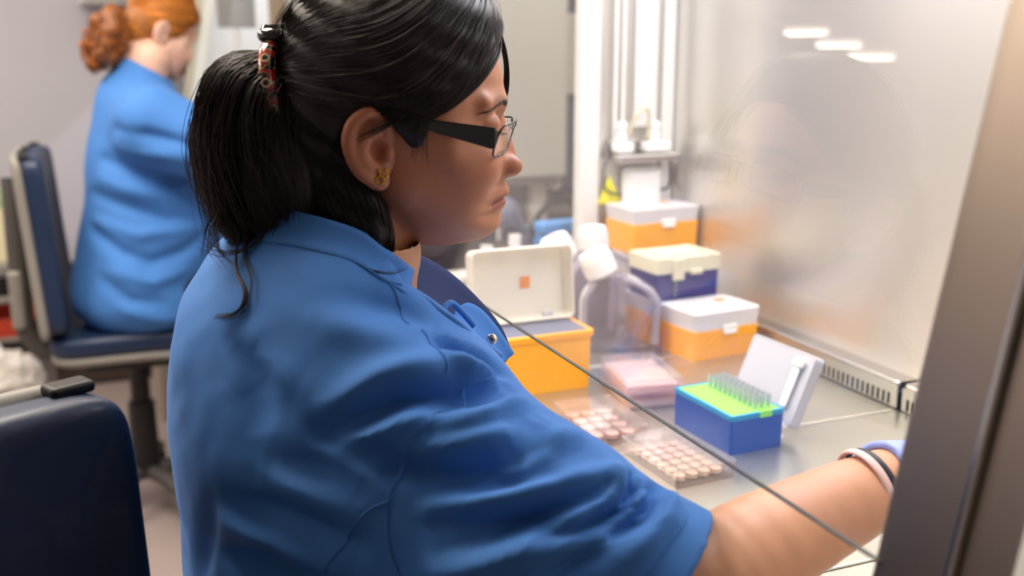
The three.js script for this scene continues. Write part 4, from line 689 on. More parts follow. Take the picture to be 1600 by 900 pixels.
// eyeglasses
{
  const t = thing('eyeglasses', 'rectangular eyeglasses with wide black temples and thin metal rims on the dark-haired woman', 'eyeglasses', headAt(0.11, 0.01, 0));
  const put = (n, g, m, p) => mesh(n, own2(g, t), m, p || t);
  const wrap = (l) => 0.113 - 5.6 * l * l;
  for (const s of [1, -1]) {
    const pts = []; const sh = rrect(0.051, 0.0265, 0.008).getSpacedPoints(60); for (const q of sh.slice(0, -1)) { const l = 0.0345 + q.x, y = 0.0068 + q.y - (l - 0.0345) * 0.06; pts.push(V(wrap(l) + (y - 0.0068) * 0.34, y, l * s)); }
    const rim = put('rim', new THREE.TubeGeometry(new THREE.CatmullRomCurve3(pts, true), 90, 0.0009, 7, true), M.rim);
    const lens = new THREE.ShapeGeometry(new THREE.Shape(pts.map((q) => new THREE.Vector2(q.z, q.y)))), lp = lens.attributes.position; for (let i = 0; i < lp.count; i++) { const z = lp.getX(i), y = lp.getY(i); lp.setXYZ(i, wrap(Math.abs(z)) + (y - 0.0068) * 0.34, y, z); } lens.computeVertexNormals();
    put('lens', lens, M.glass, rim);
    const tm = new THREE.Shape(); tm.moveTo(0.0895, 0.0185); tm.lineTo(0.0895, 0.0025); tm.quadraticCurveTo(0.088, 0.0008, 0.083, 0.0026); tm.lineTo(0.035, 0.0175); tm.lineTo(0.0, 0.0285); tm.quadraticCurveTo(-0.02, 0.031, -0.03, 0.014); tm.quadraticCurveTo(-0.024, 0.036, 0.0, 0.0345); tm.lineTo(0.034, 0.0262); tm.closePath();
    const tg = new THREE.ExtrudeGeometry(tm, { depth: 0.0022, bevelEnabled: true, bevelSize: 0.0004, bevelThickness: 0.0004, bevelSegments: 2, curveSegments: 12 }), tp = tg.attributes.position;
    for (let i = 0; i < tp.count; i++) { const x = tp.getX(i), z = tp.getZ(i); tp.setZ(i, s * (0.0735 + z + 0.004 * sstep(0.08, -0.02, x))); } if (s < 0) { const ix = tg.index; const a = tg.attributes; for (let i = 0; i < tp.count; i += 3) for (const k of ['position', 'normal', 'uv']) { const w = a[k].itemSize; for (let c = 0; c < w; c++) { const u = a[k].array[(i + 1) * w + c]; a[k].array[(i + 1) * w + c] = a[k].array[(i + 2) * w + c]; a[k].array[(i + 2) * w + c] = u; } } } tg.computeVertexNormals();
    const temple = put('temple', tg, M.blackGloss);
    put('hinge', at(rbox(0.004, 0.011, 0.006, 0.001), 0.09, 0.011, 0.0705 * s), M.gunmetal, temple);
    put('emblem', at(rbox(0.007, 0.0022, 0.0004, 0.0001).rotateZ(-0.27), 0.067, 0.0135, 0.0766 * s), std(0x2a3c44, 0.3), temple);
  }
  put('bridge', new THREE.TubeGeometry(new THREE.CatmullRomCurve3([[0.1132, 0.013, 0.0095], [0.117, 0.0155, 0.004], [0.117, 0.0155, -0.004], [0.1132, 0.013, -0.0095]].map((p) => V(...p))), 16, 0.0011, 8, false), M.gunmetal);
}
{ // earring
  const t = thing('earring', 'small gold trefoil stud earring in the ear lobe of the dark-haired woman', 'earring', headAt(-0.0056, -0.0186, 0.0805));
  for (let i = 0; i < 3; i++) { const a = i * 2.0944 + 0.5236; mesh('petal', own2(new THREE.TorusGeometry(0.0032, 0.0009, 8, 20).scale(1, 1, 1.3).translate(-0.0056 + Math.cos(a) * 0.0036, -0.0186 + Math.sin(a) * 0.0036, 0.0808), t), M.gold, t); }
  mesh('stud', own2(at(new THREE.SphereGeometry(0.0013, 10, 8), -0.0056, -0.0186, 0.0806), t), M.gold, t);
}
// trousers, shoes and the stool under her (below the picture's edge)
{
  const leg = (z) => chain([[0.18, 0.6, -0.92 + z * 0.1], [0.56, 0.575, -0.92 + z * 0.13], [0.5, 0.12, -0.92 + z * 0.14]], [0.1, 0.072, 0.05], 0.04);
  const a = leg(1), b = leg(-1), pelvis = ell([0.17, 0.6, -0.92], [0.13, 0.1, 0.17]);
  womanPart('trousers', skin((x, y, z) => smin(smin(a(x, y, z), b(x, y, z), 0.04), pelvis(x, y, z), 0.05), [0.0, 0.04, -1.2], [0.68, 0.74, -0.64], 0.009), M.trouser);
  for (const s of [1, -1]) womanPart('shoe', skin(blend([cap([0.5, 0.06, -0.92 + s * 0.14], [0.66, 0.04, -0.92 + s * 0.16], 0.055, 0.038)], 0.01), [0.42, 0.0, -0.92 + s * 0.14 - 0.08], [0.72, 0.13, -0.92 + s * 0.14 + 0.1], 0.007), M.shoe);
  const st = thing('lab_stool', 'round dark blue lab stool under the dark-haired woman', 'stool', [0.2, 0, -0.96]);
  mesh('seat', at(new THREE.CylinderGeometry(0.16, 0.155, 0.06, 36), 0, 0.465, 0), M.navyPad, st);
  mesh('column', at(cyl(0.025, 0.035, 0.38), 0, 0.25, 0), M.greyDark, st);
  for (let i = 0; i < 5; i++) { const q = i * 1.2566; mesh('foot', merge([at(rbox(0.21, 0.03, 0.045, 0.01), 0.11, 0.075, 0), at(new THREE.SphereGeometry(0.028, 14, 10), 0.2, 0.03, 0)]).rotateY(q), M.greyDark, st); }
}

// ---------------------------------------------------------------- chairs: one built, one copied
function labChair(label, pos, turn, lift) {                // faces +z; lift raises everything above the base
  const t = thing('lab_chair', label, 'chair', pos, turn); const ys = 0.53 + lift;
  const sq = (x, y, a, b, n) => Math.pow(Math.pow(Math.abs(x) / a, n) + Math.pow(Math.abs(y) / b, n), 1 / n) - 1;
  const backField = (zc, th, w, h, yc, grow) => (x, y, z) => { const yy = y - yc, taper = 1 + 0.06 * (yy < 0 ? -yy / h : 0), e = sq(x, yy, w * taper + grow, h + grow, 14) * Math.min(w, h), bend = z - zc - x * x * 0.35 + yy * 0.06; return smax(e, Math.abs(bend) - th, 0.016); };
  const padG = skin(backField(-0.205, 0.024, 0.21, 0.225, ys + 0.265, 0), [-0.25, ys + 0.01, -0.29], [0.25, ys + 0.52, -0.12], 0.005, 1);
  const L = (pts) => [-0.0035, 0.0045, ...pts.map(([x, y]) => [x, y + ys - 0.53, -0.2 + 0.024 + x * x * 0.35 - (y - 0.795) * 0.06])];
  const groove = []; for (const s of [1, -1]) { groove.push(L([[0.188 * s, 0.994], [0.159 * s, 0.94], [0.161 * s, 0.874], [0.163 * s, 0.7]])); groove.push(L([[0.093 * s, 0.966], [0.124 * s, 0.928], [0.126 * s, 0.89], [0.128 * s, 0.7]])); }
  fold(padG, groove);
  mesh('back_pad', padG, M.navyPad, t);
  mesh('back_shell', skin(backField(-0.238, 0.012, 0.205, 0.23, ys + 0.258, 0.006), [-0.25, ys - 0.02, -0.29], [0.25, ys + 0.54, -0.16], 0.006), M.greyShell, t);
  for (const x of [-0.178, -0.06, 0.06, 0.178]) mesh('clip', rbox(0.036, 0.01, 0.024, 0.004).rotateY(-x * 0.6).translate(x, ys + 0.492, -0.232 + x * x * 0.35 + 0.0), M.black, t);
  const bar = mesh('back_bar', tube([[0, ys + 0.42, -0.27], [0, ys + 0.2, -0.275], [0, ys + 0.0, -0.27], [0, ys - 0.055, -0.22], [0, ys - 0.06, -0.08]], 0.026, 30, 12), M.greyDark, t);
  mesh('bar_plate', at(rbox(0.075, 0.16, 0.035, 0.012), 0, ys + 0.1, -0.285), M.greyShell, bar);
  mesh('knob', merge([at(cyl(0.028, 0.03, 0.05, 20), 0, ys + 0.14, -0.32).rotateX(0), at(cyl(0.012, 0.012, 0.06, 12).rotateX(Math.PI / 2), 0, ys + 0.14, -0.3)]), M.black, t);
  const seatField = (yc, th, w, d) => (x, y, z) => smax(sq(x, z, w, d, 5) * Math.min(w, d), Math.abs(y - yc + 0.12 * z * z - 0.1 * x * x) - th, 0.024);
  mesh('seat_pad', skin(seatField(ys - 0.0, 0.028, 0.225, 0.215), [-0.25, ys - 0.06, -0.25], [0.25, ys + 0.06, 0.25], 0.007), M.navyPad, t);
  mesh('seat_shell', skin(seatField(ys - 0.036, 0.016, 0.222, 0.212), [-0.25, ys - 0.09, -0.25], [0.25, ys + 0.02, 0.25], 0.007), M.greyShell, t);
  mesh('mechanism', at(rbox(0.16, 0.05, 0.24, 0.015), 0, ys - 0.08, -0.02), M.black, t);
  mesh('column', merge([at(cyl(0.026, 0.026, ys - 0.2, 20), 0, ys / 2 + 0.0, 0), at(cyl(0.036, 0.04, 0.22, 20), 0, 0.21, 0)]), M.black, t);
  for (let i = 0; i < 5; i++) { const a = i * 1.2566 + 0.12; const leg = mesh('base_leg', tube([[0, 0.115, 0], [0.12 * Math.cos(a), 0.11, 0.12 * Math.sin(a)], [0.29 * Math.cos(a), 0.07, 0.29 * Math.sin(a)]], 0.022, 14, 10), M.greyDark, t); mesh('castor', at(cyl(0.028, 0.028, 0.045, 18).rotateX(Math.PI / 2), 0.285 * Math.cos(a), 0.028, 0.285 * Math.sin(a)), M.black, leg); }
  return t;
}
const chairA = labChair('navy blue lab chair with empty backrest, cut off at the lower left corner', [-0.066, 0, -0.58], rad(32), 0.012);
dup(chairA, [0.075, 0.03, -2.97], rad(88), 'navy blue lab chair with grey shell under the red-haired woman').position.y = 0;

// ---------------------------------------------------------------- the red-haired woman at the next workplace
{
  const w = thing('person', 'red-haired woman with a bun in a blue tunic, seated at the far workplace', 'person', [0.09, 0, -2.95]);
  const put = (n, g, m, p) => mesh(n, own(g, w), m, p || w);
  const pitch = rad(27), yaw = rad(14), F = V(Math.cos(yaw) * Math.cos(pitch), -Math.sin(pitch), -Math.sin(yaw) * Math.cos(pitch)), U = V(Math.cos(yaw) * Math.sin(pitch), Math.cos(pitch), -Math.sin(yaw) * Math.sin(pitch)), R = new THREE.Vector3().crossVectors(F, U);
  const ear = V(0.197, 1.326, -2.93), O = ear.clone().addScaledVector(R, -0.076).addScaledVector(F, 0.014), H = new THREE.Matrix4().makeBasis(F, U, R).setPosition(O);
  const tone = skinTone(rgb(232, 188, 168), rgb(226, 150, 132), rgb(200, 110, 104), rgb(150, 92, 50));
  const head = skin(headField, [-0.1, -0.12, -0.086], [0.14, 0.152, 0.086], 0.0034); paint(head, tone); head.applyMatrix4(H);
  const ears = [earR, earL].map((e, i) => { const g = skin(e, [-0.042, -0.042, i ? -0.096 : 0.052], [0.022, 0.044, i ? -0.052 : 0.096], 0.0018); paint(g, tone); return g.applyMatrix4(H); });
  const shR = [0.16, 1.12, -2.77], elR = [0.33, 1.03, -2.7], wrR = [0.5, 1.0, -2.75], shL = [0.14, 1.12, -3.12], elL = [0.31, 1.0, -3.18], wrL = [0.52, 0.97, -3.06];
  const arm = blend([chain([shR, elR, wrR, [0.54, 0.99, -2.76]], [0.05, 0.042, 0.027, 0.028], 0.02), chain([shL, elL, wrL, [0.56, 0.96, -3.05]], [0.05, 0.042, 0.027, 0.028], 0.02), cap([0.12, 1.14, -2.95], [0.165, 1.26, -2.95], 0.062, 0.054), ell([0.12, 0.9, -2.95], [0.11, 0.22, 0.16])], 0.05);
  const rest = skin(arm, [-0.02, 0.6, -3.3], [0.62, 1.34, -2.6], 0.008); paint(rest, (x, y, z, c) => c.copy(rgb(230, 186, 166)));
  const hs = [hand([0.505, 1.0, -2.752], [0.95, -0.2, -0.1], [0.1, 1, 0], -1), hand([0.525, 0.97, -3.058], [0.9, -0.25, 0.1], [0.1, 1, 0], 1)].map((h) => { const g = skin(h.f, h.lo, h.hi, 0.0035); paint(g, (x, y, z, c) => c.copy(rgb(230, 186, 166))); return g; });
  put('body', merge2([head, ...ears, rest, ...hs]), M.skin);
  // tunic
  const trunk = blend([ell([0.125, 0.93, -2.95], [0.145, 0.27, 0.19]), ell([0.095, 0.72, -2.95], [0.155, 0.17, 0.215]), ell([0.11, 0.63, -2.95], [0.185, 0.095, 0.225])], 0.09), gird = blend([cap([0.13, 1.12, -3.1], [0.135, 1.15, -2.95], 0.078, 0.08), cap([0.135, 1.15, -2.95], [0.16, 1.11, -2.78], 0.08, 0.082), cap([0.115, 1.17, -2.95], [0.145, 1.22, -2.94], 0.066, 0.058)], 0.05);
  const slv = blend([chain([[0.155, 1.1, -2.775], [0.25, 1.06, -2.73], [0.36, 1.01, -2.705]], [0.087, 0.08, 0.068], 0.05), chain([[0.135, 1.1, -3.12], [0.33, 0.99, -3.18]], [0.08, 0.066], 0.05)], 0.02);
  const hole = cap([0.16, 1.215, -2.945], [0.2, 1.33, -2.94], 0.056, 0.07), belly = ell([0.2, 0.8, -2.93], [0.12, 0.16, 0.17]);
  const f = (x, y, z) => smax(smin(smin(smin(trunk(x, y, z), gird(x, y, z), 0.06), belly(x, y, z), 0.07), slv(x, y, z), 0.05), -hole(x, y, z), 0.01);
  const g = skin(f, [-0.14, 0.52, -3.28], [0.46, 1.3, -2.6], 0.007, 1);
  const near = (x, y) => { let z = -2.55; for (let i = 0; i < 160; i++) { const d = f(x, y, z); if (d < 0.001) break; z -= Math.max(d * 0.6, 0.001); } return [x, y, z]; };
  const fl = (h, wd, ...p) => [h, wd, ...p.map((q) => near(q[0], q[1]))];
  fold(g, [fl(-0.016, 0.016, [0.06, 1.1], [0.14, 1.085], [0.24, 1.06]), fl(0.012, 0.016, [0.06, 1.06], [0.16, 1.04], [0.3, 1.03]), fl(-0.018, 0.017, [0.03, 1.02], [0.12, 0.985], [0.22, 0.955], [0.3, 0.95]), fl(0.013, 0.02, [0.02, 0.97], [0.1, 0.94], [0.2, 0.91]),
    fl(-0.013, 0.016, [0.0, 0.93], [0.08, 0.9], [0.16, 0.87], [0.24, 0.86]), fl(0.012, 0.018, [0.0, 0.86], [0.1, 0.83], [0.22, 0.84]), fl(-0.016, 0.018, [-0.01, 0.84], [0.05, 0.79], [0.12, 0.76]), fl(-0.014, 0.018, [0.12, 0.76], [0.2, 0.78], [0.27, 0.82]),
    fl(0.012, 0.018, [0.03, 0.74], [0.12, 0.71], [0.2, 0.73]), fl(-0.012, 0.017, [0.0, 0.72], [0.06, 0.67], [0.14, 0.655]), fl(0.01, 0.016, [0.04, 0.65], [0.14, 0.61], [0.22, 0.62])]);
  put('tunic', g, M.cloth);
  const leg = (z) => chain([[0.12, 0.66, z], [0.5, 0.68, z], [0.46, 0.3, z + 0.01]], [0.095, 0.075, 0.055], 0.04), la = leg(-2.84), lb = leg(-3.06), sh = blend([cap([0.46, 0.31, -2.83], [0.46, 0.12, -2.83], 0.055, 0.045), cap([0.46, 0.31, -3.05], [0.46, 0.12, -3.05], 0.055, 0.045)], 0.01);
  put('trousers', skin((x, y, z) => smin(smin(la(x, y, z), lb(x, y, z), 0.03), sh(x, y, z), 0.03), [0.0, 0.06, -3.2], [0.62, 0.78, -2.7], 0.01), M.trouser);
  for (const z of [-2.83, -3.05]) put('shoe', skin(cap([0.45, 0.055, z], [0.62, 0.04, z], 0.05, 0.036), [0.38, 0, z - 0.08], [0.68, 0.12, z + 0.08], 0.008), M.shoe);
  // hair drawn back into a curled bun
  const low2 = table([[-0.09, -0.1], [-0.04, -0.02], [-0.03, 0.012], [-0.014, 0.03], [0.006, 0.022], [0.02, 0.01], [0.03, 0.014], [0.05, 0.05], [0.07, 0.078], [0.09, 0.096], [0.11, 0.11]]);
  const cap2 = (x, y, z) => smax(smin(ell2(x, y, z), nape(x, y, z), 0.02), low2(x) - y, 0.008), ell2 = ell([0.006, 0.055, 0], [0.102, 0.098, 0.084]), nape = ell([-0.04, 0.0, 0], [0.054, 0.075, 0.06]);
  const cm = skin(cap2, [-0.12, -0.11, -0.1], [0.12, 0.17, 0.1], 0.004), paths = [], P = cm.attributes.position;
  const B = V(-0.105, 0.02, 0.01);
  for (let s = 0; s < 1500; s++) { const i = Math.floor(rnd() * P.count), p = V(P.getX(i), P.getY(i), P.getZ(i)), path = []; for (let k = 0; k < 16; k++) { const e = 0.001, n = V(ell2(p.x + e, p.y, p.z) - ell2(p.x - e, p.y, p.z), ell2(p.x, p.y + e, p.z) - ell2(p.x, p.y - e, p.z), ell2(p.x, p.y, p.z + e) - ell2(p.x, p.y, p.z - e)).normalize(); p.addScaledVector(n, (0.001 - Math.min(ell2(p.x, p.y, p.z), nape(p.x, p.y, p.z)) * 1) * 0.7); path.push(p.clone()); const t = B.clone().sub(p); if (t.length() < 0.03) break; t.normalize(); t.addScaledVector(n, -t.dot(n)).normalize(); p.addScaledVector(t, 0.009); } if (path.length > 3) paths.push(path); }
  put('hair', merge([tinted(cm, RED), strands(paths, 0.0007, 0.25, RED)]).applyMatrix4(H), M.hairRed);
  const tinted2 = (g) => tinted(g, rgb(132, 74, 24)), curls = [], pos = new THREE.Matrix4().copy(H).invert(), bc = V(0.062, 1.312, -2.93).applyMatrix4(pos); const cpaths = [];
  for (let i = 0; i < 26; i++) { const a = rr(0, 6.28), b = rr(-1, 1), q = Math.sqrt(1 - b * b), c = bc.clone().add(V(Math.cos(a) * q * 0.04, b * 0.072, Math.sin(a) * q * 0.038)); curls.push(ell([c.x, c.y, c.z], [rr(0.015, 0.022), rr(0.017, 0.026), rr(0.015, 0.022)])); }
  const bf = blend([ell([bc.x, bc.y, bc.z], [0.037, 0.07, 0.038]), ...curls], 0.01);
  for (let s = 0; s < 420; s++) { const a = rr(0, 6.28), b = rr(-1, 1), q = Math.sqrt(1 - b * b), dir = V(Math.cos(a) * q, b * 1.7, Math.sin(a) * q), path = [], ph = rr(0, 6), rad0 = rr(0.008, 0.016), c = bc.clone().addScaledVector(dir, rr(0.038, 0.05)), ax = V(rr(-1, 1), rr(-1, 1), rr(-1, 1)).normalize(), s1 = new THREE.Vector3().crossVectors(ax, dir).normalize(), s2 = new THREE.Vector3().crossVectors(ax, s1); for (let k = 0; k < 14; k++) path.push(c.clone().addScaledVector(s1, rad0 * Math.cos(ph + k * 0.4)).addScaledVector(s2, rad0 * Math.sin(ph + k * 0.4)).addScaledVector(ax, (k - 7) * 0.0012)); cpaths.push(path); }
  const RED2 = rgb(132, 74, 24);
  put('hair_bun', merge([tinted2(skin(bf, [bc.x - 0.1, bc.y - 0.13, bc.z - 0.1], [bc.x + 0.1, bc.y + 0.13, bc.z + 0.1], 0.004)), strands(cpaths, 0.0013, 0.7, RED2)]).applyMatrix4(H), M.hairRed);
}

// ---------------------------------------------------------------- the second safety cabinet
{
  const X2 = (y) => 0.277 + 0.19 * (y - 1.25), Z0 = -2.98, Z1 = -4.6, t2 = Math.atan(0.19);
  const c2 = thing('safety_cabinet', 'pale grey safety cabinet with side window behind the dark-haired woman', 'cabinet', [0.83, 0, -3.79]);
  const put = (n, g, m, p) => mesh(n, own(g, c2), m, p || c2);
  const bar = (y0, y1, z0, z1, t, dx, m, n, p) => put(n, at(rbox(t, (y1 - y0) / Math.cos(t2), Math.abs(z1 - z0), 0.003).rotateZ(-t2), X2((y0 + y1) / 2) + dx, (y0 + y1) / 2, (z0 + z1) / 2), m, p);
  const pts = (l) => { const s = new THREE.Shape(); l.forEach(([x, y], i) => i ? s.lineTo(x, y) : s.moveTo(x, y)); s.closePath(); return s; };
  const sideS = pts([[X2(0.9) + 0.01, 0.9], [1.392, 0.9], [1.392, 2.2], [X2(2.2) + 0.01, 2.2]]); sideS.holes.push(new THREE.Path(pts([[X2(1.12) + 0.035, 1.12], [0.545, 1.12], [0.545, 1.7], [X2(1.7) + 0.035, 1.7]]).getPoints()));
  put('near_side_panel', at(new THREE.ExtrudeGeometry(sideS, { depth: 0.02, bevelEnabled: true, bevelSize: 0.002, bevelThickness: 0.002, bevelSegments: 1 }), 0, 0, Z0 - 0.02), M.enamelGreen);
  put('side_window', at(new THREE.ExtrudeGeometry(pts([[X2(1.12) + 0.034, 1.12], [0.546, 1.12], [0.546, 1.7], [X2(1.7) + 0.034, 1.7]]), { depth: 0.004, bevelEnabled: false }), 0, 0, Z0 - 0.014), M.glass);
  bar(0.72, 2.0, Z0 + 0.004, Z0 - 0.05, 0.02, -0.002, std(0xc9c3ad, 0.4, { metalness: 0.4 }), 'front_post');
  bar(0.72, 2.0, Z1, Z1 + 0.05, 0.02, -0.002, M.enamel, 'front_post');
  put('far_side_panel', at(new THREE.BoxGeometry(1.0, 1.3, 0.02), 0.89, 1.5, Z1 + 0.01), M.enamel);
  put('rear_panel', at(new THREE.BoxGeometry(0.02, 1.3, 1.58), 1.378, 1.5, -3.79), M.enamel);
  put('worktop', at(rbox(1.12, 0.03, 1.6, 0.006), 0.82, 0.885, -3.79), M.steelTray);
  for (const [x, z] of [[0.6, -3.06], [1.33, -3.06], [0.6, -4.52], [1.33, -4.52]]) put('leg', at(rbox(0.05, 0.87, 0.05, 0.006), x, 0.435, z), M.enamel);
  put('top_panel', at(new THREE.BoxGeometry(0.7, 0.03, 1.5), 0.66, 1.78, -2.9), M.enamel);
  put('upper_housing', at(rbox(0.94, 0.42, 1.58, 0.01), 0.92, 2.0, -3.79), M.enamelGreen);
  bar(1.3, 1.8, -3.6, -4.55, 0.03, -0.02, M.black, 'dark_front_panel');
  bar(1.2, 1.76, Z0 - 0.05, -3.6, 0.005, 0.004, M.glass, 'sash');
  put('lamp_tube', at(cyl(0.013, 0.013, 1.2, 14).rotateX(Math.PI / 2), 0.75, 1.75, -3.79), std(0xffffff, 0.5, { emissive: LIGHT.cool, emissiveIntensity: 5 }));
  areaLight(0.75, 1.735, -3.79, 0.1, 1.2, LIGHT.cool, LIGHT.second);
  // things seen through its side window
  const a = thing('wall_board', 'grey board inside the second cabinet, seen through its side window', 'board', [0.445, 0.9, -3.3], rad(6));
  mesh('panel', at(rbox(0.115, 0.3, 0.012, 0.004), -0.0, 0.6, 0), std(0x8d8a88, 0.6), a); mesh('stand', merge([at(rbox(0.02, 0.5, 0.012, 0.004), 0, 0.26, -0.004), at(rbox(0.12, 0.014, 0.1, 0.004), 0, 0.007, 0)]), M.enamel, a);
  const b = thing('carton', 'tan carton on a white stand inside the second cabinet', 'carton', [0.64, 0.9, -3.4], rad(10));
  mesh('stand', merge([at(rbox(0.14, 0.02, 0.14, 0.004), 0, 0.01, 0), at(rbox(0.05, 0.4, 0.05, 0.01), 0, 0.21, 0), at(rbox(0.14, 0.016, 0.14, 0.004), 0, 0.415, 0)]), M.enamel, b); mesh('box', at(rbox(0.13, 0.2, 0.13, 0.004), 0, 0.524, 0), M.card, b); mesh('flap', at(rbox(0.132, 0.003, 0.065, 0.001), 0, 0.6255, 0.033), M.card, b);
}

// ---------------------------------------------------------------- trolley between the cabinets, seen through the side window
{
  const TT = 0.82, t = thing('trolley', 'white trolley with equipment between the two cabinets', 'trolley', [0.78, 0, -1.995]);
  mesh('top_shelf', at(rbox(0.62, 0.025, 0.22, 0.006), 0, TT - 0.0125, 0), M.enamel, t); mesh('lower_shelf', at(rbox(0.6, 0.02, 0.21, 0.006), 0, 0.25, 0), M.enamel, t);
  for (const x of [-0.29, 0.29]) for (const z of [-0.09, 0.09]) { const l = mesh('leg', at(cyl(0.011, 0.011, TT - 0.06, 12), x, (TT + 0.035) / 2, z), M.steelSmooth, t); mesh('castor', at(cyl(0.03, 0.03, 0.02, 16).rotateX(Math.PI / 2), x, 0.03, z), M.black, l); }
  const m = thing('microscope', 'slate-grey microscope with rounded head on the trolley behind the nose', 'microscope', [0.8, TT, -2.02]);
  mesh('head', at(new THREE.SphereGeometry(0.036, 24, 16).scale(1, 0.95, 1.1), 0, 0.135, 0), std(0x60637a, 0.5), m); mesh('arm', tube([[0.03, 0.02, 0], [0.05, 0.07, 0], [0.025, 0.12, 0]], 0.017, 14, 10), std(0x5d6076, 0.5), m); mesh('base', at(rbox(0.1, 0.024, 0.09, 0.01), 0.0, 0.012, 0), std(0x4a4c58, 0.5), m); mesh('stage', at(rbox(0.08, 0.012, 0.08, 0.003), -0.005, 0.06, 0), M.greyDark, m); mesh('objective', at(cyl(0.011, 0.008, 0.035, 14), -0.008, 0.09, 0), M.steelSmooth, m); mesh('eyepiece', at(cyl(0.009, 0.011, 0.045, 14).rotateZ(0.7), -0.038, 0.16, 0), M.white, m);
  const r = thing('tube_stand', 'bright blue plastic stand shaped like an arch on the trolley', 'stand', [0.905, TT, -1.94], rad(6));
  const bl = std(0x4f93d6, 0.45); mesh('leg', at(rbox(0.02, 0.095, 0.04, 0.005), -0.052, 0.0475, 0), bl, r); mesh('leg', at(rbox(0.02, 0.105, 0.04, 0.005), 0.06, 0.0525, 0), bl, r); mesh('bridge', at(rbox(0.135, 0.026, 0.045, 0.008), 0.004, 0.112, 0), bl, r);
  tag(mesh('cable_bundle', merge([tube([[0.86, TT + 0.01, -2.06], [0.89, 0.93, -2.05], [0.94, 0.975, -2.04], [0.99, 0.95, -2.04], [1.02, 0.86, -2.05], [1.03, TT + 0.01, -2.05]], 0.007, 40, 8), tube([[0.87, TT + 0.01, -2.07], [0.91, 0.95, -2.06], [0.96, 0.995, -2.05], [1.04, 0.9, -2.06], [1.05, TT + 0.01, -2.06]], 0.006, 40, 8)]), M.dark, scene), 'looped black cables standing up behind the blue plastic stand', 'cable');
  const bottle = (label, x, z, h) => { const q = thing('bottle', label, 'bottle', [x, TT, z]); mesh('body', new THREE.LatheGeometry([[0.0001, 0], [0.02, 0], [0.022, 0.004], [0.022, h * 0.62], [0.01, h * 0.8], [0.01, h]].map((p) => new THREE.Vector2(...p)), 20), M.white, q); mesh('cap', at(cyl(0.013, 0.013, 0.022, 18), 0, h + 0.006, 0), M.cap, q); return q; };
  bottle('small white bottle on the trolley beside the mouth of the front woman', 0.79, -1.93, 0.085); bottle('small white bottle on the trolley below the chin of the front woman', 0.74, -1.96, 0.06);
  const d = thing('block_heater', 'dark grey device under the blue plastic arch on the trolley', 'device', [0.93, TT, -2.03], rad(4)); mesh('housing', at(rbox(0.1, 0.06, 0.06, 0.008), 0, 0.03, 0), std(0x56584f, 0.6), d); mesh('block', at(rbox(0.05, 0.02, 0.04, 0.004), 0, 0.068, 0), M.dark, d);
}
{ // equipment cupboard by the right wall, in the gap past the second cabinet
  const c = thing('equipment_cupboard', 'slate cupboard with a pale middle door, seen past the second cabinet', 'cupboard', [1.8, 0, -3.5]);
  mesh('body', at(rbox(0.7, 2.2, 0.6, 0.01), 0, 1.1, 0), std(0x5c5f72, 0.6), c); mesh('door', at(rbox(0.66, 0.26, 0.016, 0.004), 0, 1.27, 0.307), M.enamel, c); mesh('door', at(rbox(0.66, 1.06, 0.016, 0.004), 0, 0.59, 0.307), std(0x565a70, 0.6), c); mesh('handle', at(rbox(0.12, 0.012, 0.02, 0.004), 0, 1.16, 0.322), M.dark, c);
}
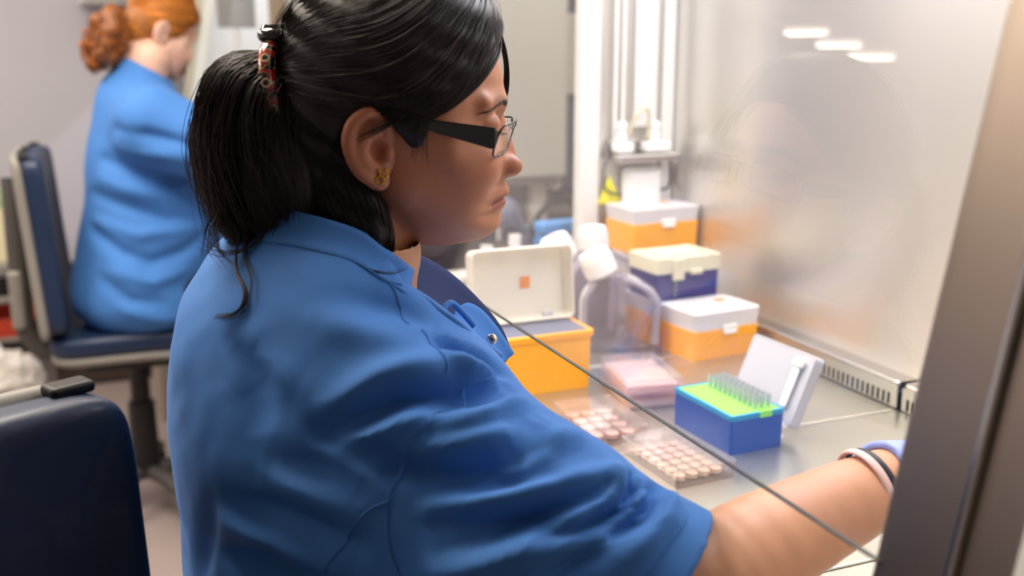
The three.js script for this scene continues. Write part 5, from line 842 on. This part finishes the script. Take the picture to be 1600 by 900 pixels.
// ---------------------------------------------------------------- far left: wall cupboard, shelf trolley with boxes, bin, pedestal
{
  const k = thing('wall_cupboard', 'white wall cupboard on the back wall above the bun of the red-haired woman', 'cupboard', [0.16, 1.46, RZ0 + 0.16]);
  mesh('body', at(rbox(0.3, 0.6, 0.3, 0.006), 0, 0.3, 0), M.white, k); mesh('door', at(rbox(0.28, 0.57, 0.018, 0.004), 0, 0.3, 0.158), M.white, k); mesh('handle', at(rbox(0.01, 0.09, 0.015, 0.003), 0.11, 0.12, 0.174), M.steelSmooth, k);
  const s = thing('shelf_trolley', 'low grey shelf trolley with boxes at the left edge', 'trolley', [-0.5, 0, -4.25]);
  for (const y of [0.26, 0.53]) mesh('shelf', at(rbox(0.5, 0.02, 0.36, 0.005), 0, y - 0.01, 0), M.greyShell, s); for (const x of [-0.24, 0.24]) for (const z of [-0.17, 0.17]) mesh('post', at(cyl(0.011, 0.011, 0.55, 10), x, 0.275, z), M.steelSmooth, s); mesh('side_panel', at(rbox(0.5, 0.13, 0.012, 0.004), 0, 0.455, 0.17), M.greyShell, s);
  const b = thing('file_box', 'cream box with a green lid on the shelf trolley at the left edge', 'box', [-0.45, 0.53, -4.23]); mesh('body', at(rbox(0.36, 0.2, 0.24, 0.008), 0, 0.1, 0), M.cream, b); mesh('lid', at(rbox(0.368, 0.045, 0.248, 0.008), 0, 0.222, 0), std(0x9bb488, 0.6), b);
  const o = thing('spray_bottle', 'small orange bottle on the shelf trolley in front of the cream box', 'bottle', [-0.262, 0.53, -4.17]); mesh('body', at(cyl(0.02, 0.02, 0.13, 18), 0, 0.065, 0), M.cream, o); mesh('cap', at(cyl(0.018, 0.022, 0.05, 18), 0, 0.155, 0), std(0xe2682a, 0.5), o);
  const r = thing('tray', 'red plastic tray on the lower shelf of the trolley', 'tray', [-0.46, 0.26, -4.22]); mesh('tub', tub(0.42, 0.06, 0.3, 0.006, 0.02, 0.05), M.red, r); mesh('rim', at(new THREE.TorusGeometry(0.2, 0.004, 6, 40).rotateX(Math.PI / 2).scale(1.04, 1, 0.74), 0, 0.058, 0), M.red, r);
  const bag = thing('plastic_bag', 'crumpled clear plastic bag on the floor beside the shelf trolley', 'bag', [-0.36, 0, -3.95]); const bgf = ell([0, 0.12, 0], [0.14, 0.12, 0.09]); mesh('film', skin((x, y, z) => smax(bgf(x, y, z) + 0.012 * noise(x * 30, y * 30, z * 30) + 0.006 * noise(x * 70, y * 70, z * 70), -y + 0.002, 0.005), [-0.18, 0, -0.12], [0.18, 0.27, 0.12], 0.008), phy(0xf1ece6, 0.25, { transmission: 0.3, thickness: 0 }), bag); mesh('knot', at(new THREE.ConeGeometry(0.03, 0.06, 10), 0, 0.25, 0), M.white, bag);
  const cb = thing('cardboard_box', 'tan cardboard box on the floor at the left edge', 'box', [-0.42, 0, -3.66], rad(12)); mesh('body', at(rbox(0.34, 0.13, 0.2, 0.004), 0, 0.065, 0), M.card, cb); mesh('flap', at(rbox(0.34, 0.003, 0.1, 0.001).rotateX(0.15), 0, 0.137, 0.05), M.card, cb); mesh('tape', at(rbox(0.03, 0.002, 0.205, 0.0005), 0, 0.1405, 0), std(0xc7a24e, 0.4), cb);
  const bin = thing('waste_bin', 'beige waste bin standing under the second cabinet', 'bin', [0.3, 0, -3.78]); mesh('body', tub(0.3, 0.33, 0.24, 0.004, 0.02, 0.06), M.bin, bin); mesh('rim', at(rbox(0.326, 0.018, 0.264, 0.008), 0, 0.331, 0), M.bin, bin);
  const pd = thing('pedestal', 'dark brown drawer pedestal against the back wall', 'drawers', [-0.02, 0, -4.42]); mesh('body', at(rbox(0.34, 0.42, 0.4, 0.006), 0, 0.21, 0), std(0x3a2d28, 0.7), pd); for (const y of [0.1, 0.3]) { const dr = mesh('drawer', at(rbox(0.32, 0.18, 0.016, 0.004), 0, y, 0.205), std(0x41332d, 0.7), pd); mesh('handle', at(rbox(0.1, 0.01, 0.014, 0.003), 0, y + 0.05, 0.218), M.steelSmooth, dr); }
}
renderer.render(scene, camera);
